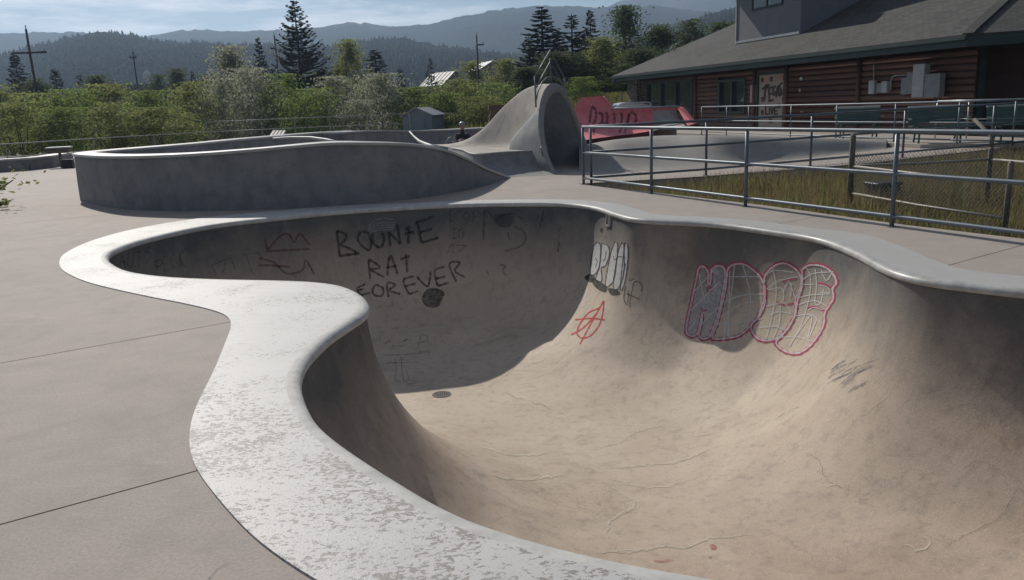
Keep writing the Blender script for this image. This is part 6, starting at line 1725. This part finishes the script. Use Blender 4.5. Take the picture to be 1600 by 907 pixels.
for k, (px, py, Y, s) in enumerate(rocks):
    p = atd(px, py, Y); mb = MB(); rock_mesh(mb, (0, 0, 0), (s, s * 0.8, s * 0.62), 30 + k)
    o = mb.build('boulder', M['white_rock']); o.location = (p.x, Y, float(ground_z(p.x, Y)) + s * 0.3 if px > 130 else 0.1 + s * 0.2); o.rotation_euler = (0, 0, k)
    nth = ('leftmost', 'second from left', 'third from left', 'rightmost')[(k if px < 130 else k - 3 if px < 250 else k - 7)] if k != 2 else 'rightmost'
    tag(o, nth + (' of three pale boulders under the pedestal table' if px < 130 else ' of four pale boulders behind the left rim of the raised bowl' if px < 250 else ' of four pale boulders at the start of the second railing'), 'boulder', 'pale boulders at the edge of the thicket')
pal = empty('wooden_pallet', tuple(atd(434, 215, 31)), 0, 'pale slatted pallet leaning behind the raised bowl', 'pallet')
M['pale_wood'] = simple('pale_wood', (0.46, 0.44, 0.41), 0.7, 0.15, 3)
a_, b_, c_ = atd(418, 216.5, 30), atd(440, 216.5, 30), atd(447, 204.5, 31.4)
ux = (b_ - a_); uy = (c_ - b_)
for k in range(4):
    c0_ = a_ + ux * ((k + 0.5) / 4) + uy * 0.5; n_ = ux.cross(uy).normalized()
    local(MB().box(c0_, (ux.length / 4 * 0.72, uy.length, 0.03), ux.normalized(), uy.normalized(), n_).build('slat', M['pale_wood'], pal))
for f in (0.12, 0.5, 0.88): local(MB().box(a_ + ux * 0.5 + uy * f - n_ * 0.05, (ux.length, 0.1, 0.06), ux.normalized(), uy.normalized(), n_).build('bearer', M['pale_wood'], pal))

# ================================================================== PARKED CAR BEHIND THE RED RAMP
M['car_white'] = simple('car_white', (0.72, 0.73, 0.74), 0.25, 0.03, 1, spec=0.6)
M['tyre'] = simple('tyre', (0.02, 0.02, 0.02), 0.9)
cp = atd(972, 160.5, 46); ch = cp.z
car = empty('parked_car', (cp.x + 0.3, 46.5, ch - 1.55), R(8), 'white parked car showing only its roof above the red ramp', 'car')
def carprof(): return [(-2.1, 0.35), (-2.15, 0.75), (-1.95, 0.95), (-1.2, 1.02), (-0.6, 1.48), (-0.2, 1.55), (1.0, 1.55), (1.55, 1.42), (2.0, 1.0), (2.12, 0.7), (2.1, 0.35)]
pr = carprof(); mb = MB(); k = len(pr)
vs = [(x, -0.85 + (0.16 if z > 1.05 else 0), z) for x, z in pr] + [(x, 0.85 - (0.16 if z > 1.05 else 0), z) for x, z in pr]
mb.add(vs, [tuple(range(k)), tuple(range(2 * k - 1, k - 1, -1))] + [(i, k + i, k + (i + 1) % k, (i + 1) % k) for i in range(k)])
cb = mb.build('body', M['car_white'], car)
bm = bmesh.new(); bm.from_mesh(cb.data); bmesh.ops.recalc_face_normals(bm, faces=bm.faces); bmesh.ops.bevel(bm, geom=bm.edges[:], offset=0.04, segments=2, affect='EDGES'); bm.to_mesh(cb.data); bm.free()
mb = MB(); mb.add([(-1.17, -0.66, 1.06), (-1.17, 0.66, 1.06), (-0.66, 0.62, 1.45), (-0.66, -0.62, 1.45)], [(0, 1, 2, 3)]); mb.build('windscreen', M['glass'], car).location = (-0.03, 0, 0.02)
for s in (-1, 1):
    mb = MB(); mb.add([(-0.95, s * 0.712, 1.06), (-0.5, s * 0.712, 1.44), (1.0, s * 0.712, 1.46), (1.5, s * 0.712, 1.34), (1.75, s * 0.712, 1.06)], [(0, 1, 2, 3, 4) if s > 0 else (4, 3, 2, 1, 0)]); mb.build('side_window', M['glass'], car)
    for x in (-1.35, 1.3):
        w = MB(); w.tube([(x, s * 0.68, 0.33), (x, s * 0.87, 0.33)], 0.33, 18); wo = w.build('wheel', M['tyre'], car); rm = MB(); rm.tube([(x, s * 0.86, 0.33), (x, s * 0.885, 0.33)], 0.2, 14); rm.build('rim', M['galv'], wo)
    MB().bevbox((-2.08, s * 0.6, 0.72), (0.08, 0.35, 0.14), 0.02).build('headlight', M['glass'], car)
# small post box by the pillar
pb = empty('sign_post', tuple(atd(972, 165, 47).xy) + (0.8,), 0, 'dark thin post on the grass bank left of the building', 'post')
mb = MB(); mb.tube([(0, 0, 0), (0, 0, 1.3)], 0.04, 6); mb.build('shaft', M['rust'], pb); 

# ================================================================== SEATED PERSON WITH A BICYCLE WHEEL
def skin_body(name, nodes, edges, radii, mtl, parent, root=0, lev=2):
    me = bpy.data.meshes.new(name); me.from_pydata(nodes, edges, []); me.update()
    o = link(bpy.data.objects.new(name, me), parent)
    o.modifiers.new('skin', 'SKIN')
    for i, r_ in enumerate(radii): me.skin_vertices[0].data[i].radius = (r_, r_)
    me.skin_vertices[0].data[root].use_root = True
    s = o.modifiers.new('sub', 'SUBSURF'); s.levels = lev; s.render_levels = lev
    me.materials.append(mtl)
    dg = bpy.context.evaluated_depsgraph_get(); ev = o.evaluated_get(dg); nm = bpy.data.meshes.new_from_object(ev)
    o.modifiers.clear(); o.data = nm; nm.polygons.foreach_set('use_smooth', np.ones(len(nm.polygons), bool)); 
    if not nm.materials: nm.materials.append(mtl)
    return o
M['dark_cloth'] = simple('dark_clothes', (0.028, 0.028, 0.034), 0.85, 0.3, 8)
M['pink_cloth'] = simple('dusty_pink_cloth', (0.20, 0.13, 0.14), 0.85, 0.2, 8)
M['skin'] = simple('skin', (0.36, 0.22, 0.16), 0.6, 0.05, 8)
M['helmet'] = simple('grey_helmet', (0.22, 0.22, 0.23), 0.35, 0.05, 4)
pp = atd(722, 205, 25.0); floor_z = 0.17
per = empty('person', (pp.x, 25.0, floor_z), R(20), 'person in dark clothes and grey helmet sitting with knees drawn up', 'person')
nodes = [(0, 0.05, 0.13), (0, 0.08, 0.30), (0, 0.05, 0.48), (0, 0.02, 0.58), (0, 0.0, 0.66), (0, -0.02, 0.74),
         (-0.10, 0.0, 0.12), (-0.15, -0.38, 0.42), (-0.14, -0.52, 0.08), (-0.15, -0.68, 0.04),
         (0.10, 0.0, 0.12), (0.15, -0.38, 0.42), (0.14, -0.52, 0.08), (0.15, -0.68, 0.04),
         (-0.19, 0.03, 0.54), (-0.25, -0.14, 0.38), (-0.13, -0.36, 0.36), (-0.05, -0.43, 0.37),
         (0.19, 0.03, 0.54), (0.25, -0.14, 0.38), (0.13, -0.36, 0.36), (0.05, -0.43, 0.37)]
edges = [(0, 1), (1, 2), (2, 3), (3, 4), (4, 5), (0, 6), (6, 7), (7, 8), (8, 9), (0, 10), (10, 11), (11, 12), (12, 13), (2, 14), (14, 15), (15, 16), (16, 17), (2, 18), (18, 19), (19, 20), (20, 21)]
rad = [0.15, 0.15, 0.16, 0.09, 0.055, 0.055, 0.10, 0.07, 0.05, 0.04, 0.10, 0.07, 0.05, 0.04, 0.07, 0.05, 0.038, 0.03, 0.07, 0.05, 0.038, 0.03]
skin_body('body', nodes, edges, rad, M['dark_cloth'], per)
def ball(name, c, s, mtl, parent, zmin=-9):
    bm = bmesh.new(); bmesh.ops.create_uvsphere(bm, u_segments=18, v_segments=12, radius=1)
    if zmin > -2: bmesh.ops.bisect_plane(bm, geom=bm.verts[:] + bm.edges[:] + bm.faces[:], plane_co=(0, 0, zmin), plane_no=(0, 0, -1), clear_outer=True)
    for v in bm.verts: v.co = Vector((v.co.x * s[0], v.co.y * s[1], v.co.z * s[2])) + Vector(c)
    me = bpy.data.meshes.new(name); bm.to_mesh(me); bm.free(); me.materials.append(mtl); me.polygons.foreach_set('use_smooth', np.ones(len(me.polygons), bool))
    return link(bpy.data.objects.new(name, me), parent)
hd = ball('head', (0, -0.05, 0.82), (0.078, 0.095, 0.115), M['skin'], per)
MB().add([(-0.015, -0.14, 0.80), (0.015, -0.14, 0.80), (0, -0.165, 0.80), (0, -0.14, 0.835)], [(0, 1, 2), (0, 2, 3), (2, 1, 3)]).build('nose', M['skin'], hd)
for s in (-1, 1): ball('eye', (s * 0.03, -0.135, 0.835), (0.012, 0.008, 0.008), M['blackbox'], hd); ball('ear', (s * 0.078, -0.045, 0.82), (0.012, 0.025, 0.035), M['skin'], hd)
MB().box((0, -0.138, 0.77), (0.045, 0.008, 0.008)).build('mouth', M['maroon_paint'], hd)
ball('helmet', (0, -0.035, 0.86), (0.105, 0.135, 0.10), M['helmet'], per, -0.05)
def cuff(name, a, b, r0, r1, mtl): mb = MB(); mb.tube([a, b], [r0, r1], 10); return mb.build(name, mtl, per, True)
for s in (-1, 1):
    cuff('trouser_leg', (s * 0.15, -0.37, 0.44), (s * 0.142, -0.51, 0.10), 0.082, 0.066, M['pink_cloth'])
    MB().bevbox((s * 0.147, -0.60, 0.045), (0.09, 0.25, 0.09), 0.03).build('shoe', M['helmet'], per)
    for k in range(5):
        mb = MB(); a = Vector((s * (0.05 - 0.0), -0.43, 0.385 - 0.018 * k)); mb.tube([a, a + Vector((-s * 0.04, -0.02, -0.002)), a + Vector((-s * 0.07, -0.005, -0.006))], [0.009, 0.009, 0.007], 6); mb.build('finger', M['skin'], per, True)
wh = empty('spoked_wheel', (pp.x - 0.30, 24.3, floor_z), 0, 'small grey spoked wheel propped in front of the seated person', 'hoop')
def ring(mb, c, r0, rt, ax_, ay_, n=36, m_=6): mb.tube([Vector(c) + Vector(ax_) * r0 * math.cos(t) + Vector(ay_) * r0 * math.sin(t) for t in np.linspace(0, 2 * math.pi, n, endpoint=False)], rt, m_, closed=True)
wa_, wb_ = Vector((0.80, 0.25, 0.52)).normalized(), Vector((-0.45, 0.30, 0.84)).normalized(); wcn = Vector((0, 0, 0.36))
mb = MB(); ring(mb, wcn, 0.16, 0.016, wa_, wb_); mb.build('tyre', M['helmet'], wh, True)
mb = MB(); ring(mb, wcn, 0.143, 0.008, wa_, wb_); mb.build('rim', M['galv'], wh, True)
mb = MB()
for t in np.linspace(0, 2 * math.pi, 14, endpoint=False): mb.tube([wcn, wcn + wa_ * 0.143 * math.cos(t) + wb_ * 0.143 * math.sin(t)], 0.003, 3)
mb.build('spokes', M['galv'], wh); mb = MB(); nw = wa_.cross(wb_); mb.tube([wcn - nw * 0.05, wcn + nw * 0.05], 0.025, 8); mb.build('hub', M['iron'], wh)

# ================================================================== AIR
HZ = NT('haze_air')
HZ.n.remove(HZ.b)
pv = HZ.n.new('ShaderNodeVolumePrincipled')
pv.inputs['Color'].default_value = (0.54, 0.73, 1.0, 1)
pv.inputs['Density'].default_value = 0.00037
pv.inputs['Anisotropy'].default_value = 0.45
HZ.l.new(pv.outputs[0], HZ.n['Material Output'].inputs['Volume'])
hz = MB().box((0, 1500, 159), (15500, 16500, 342)).build('haze', HZ.m)
tag(hz, 'thin pale haze lying over the valley', 'haze', kind='stuff')
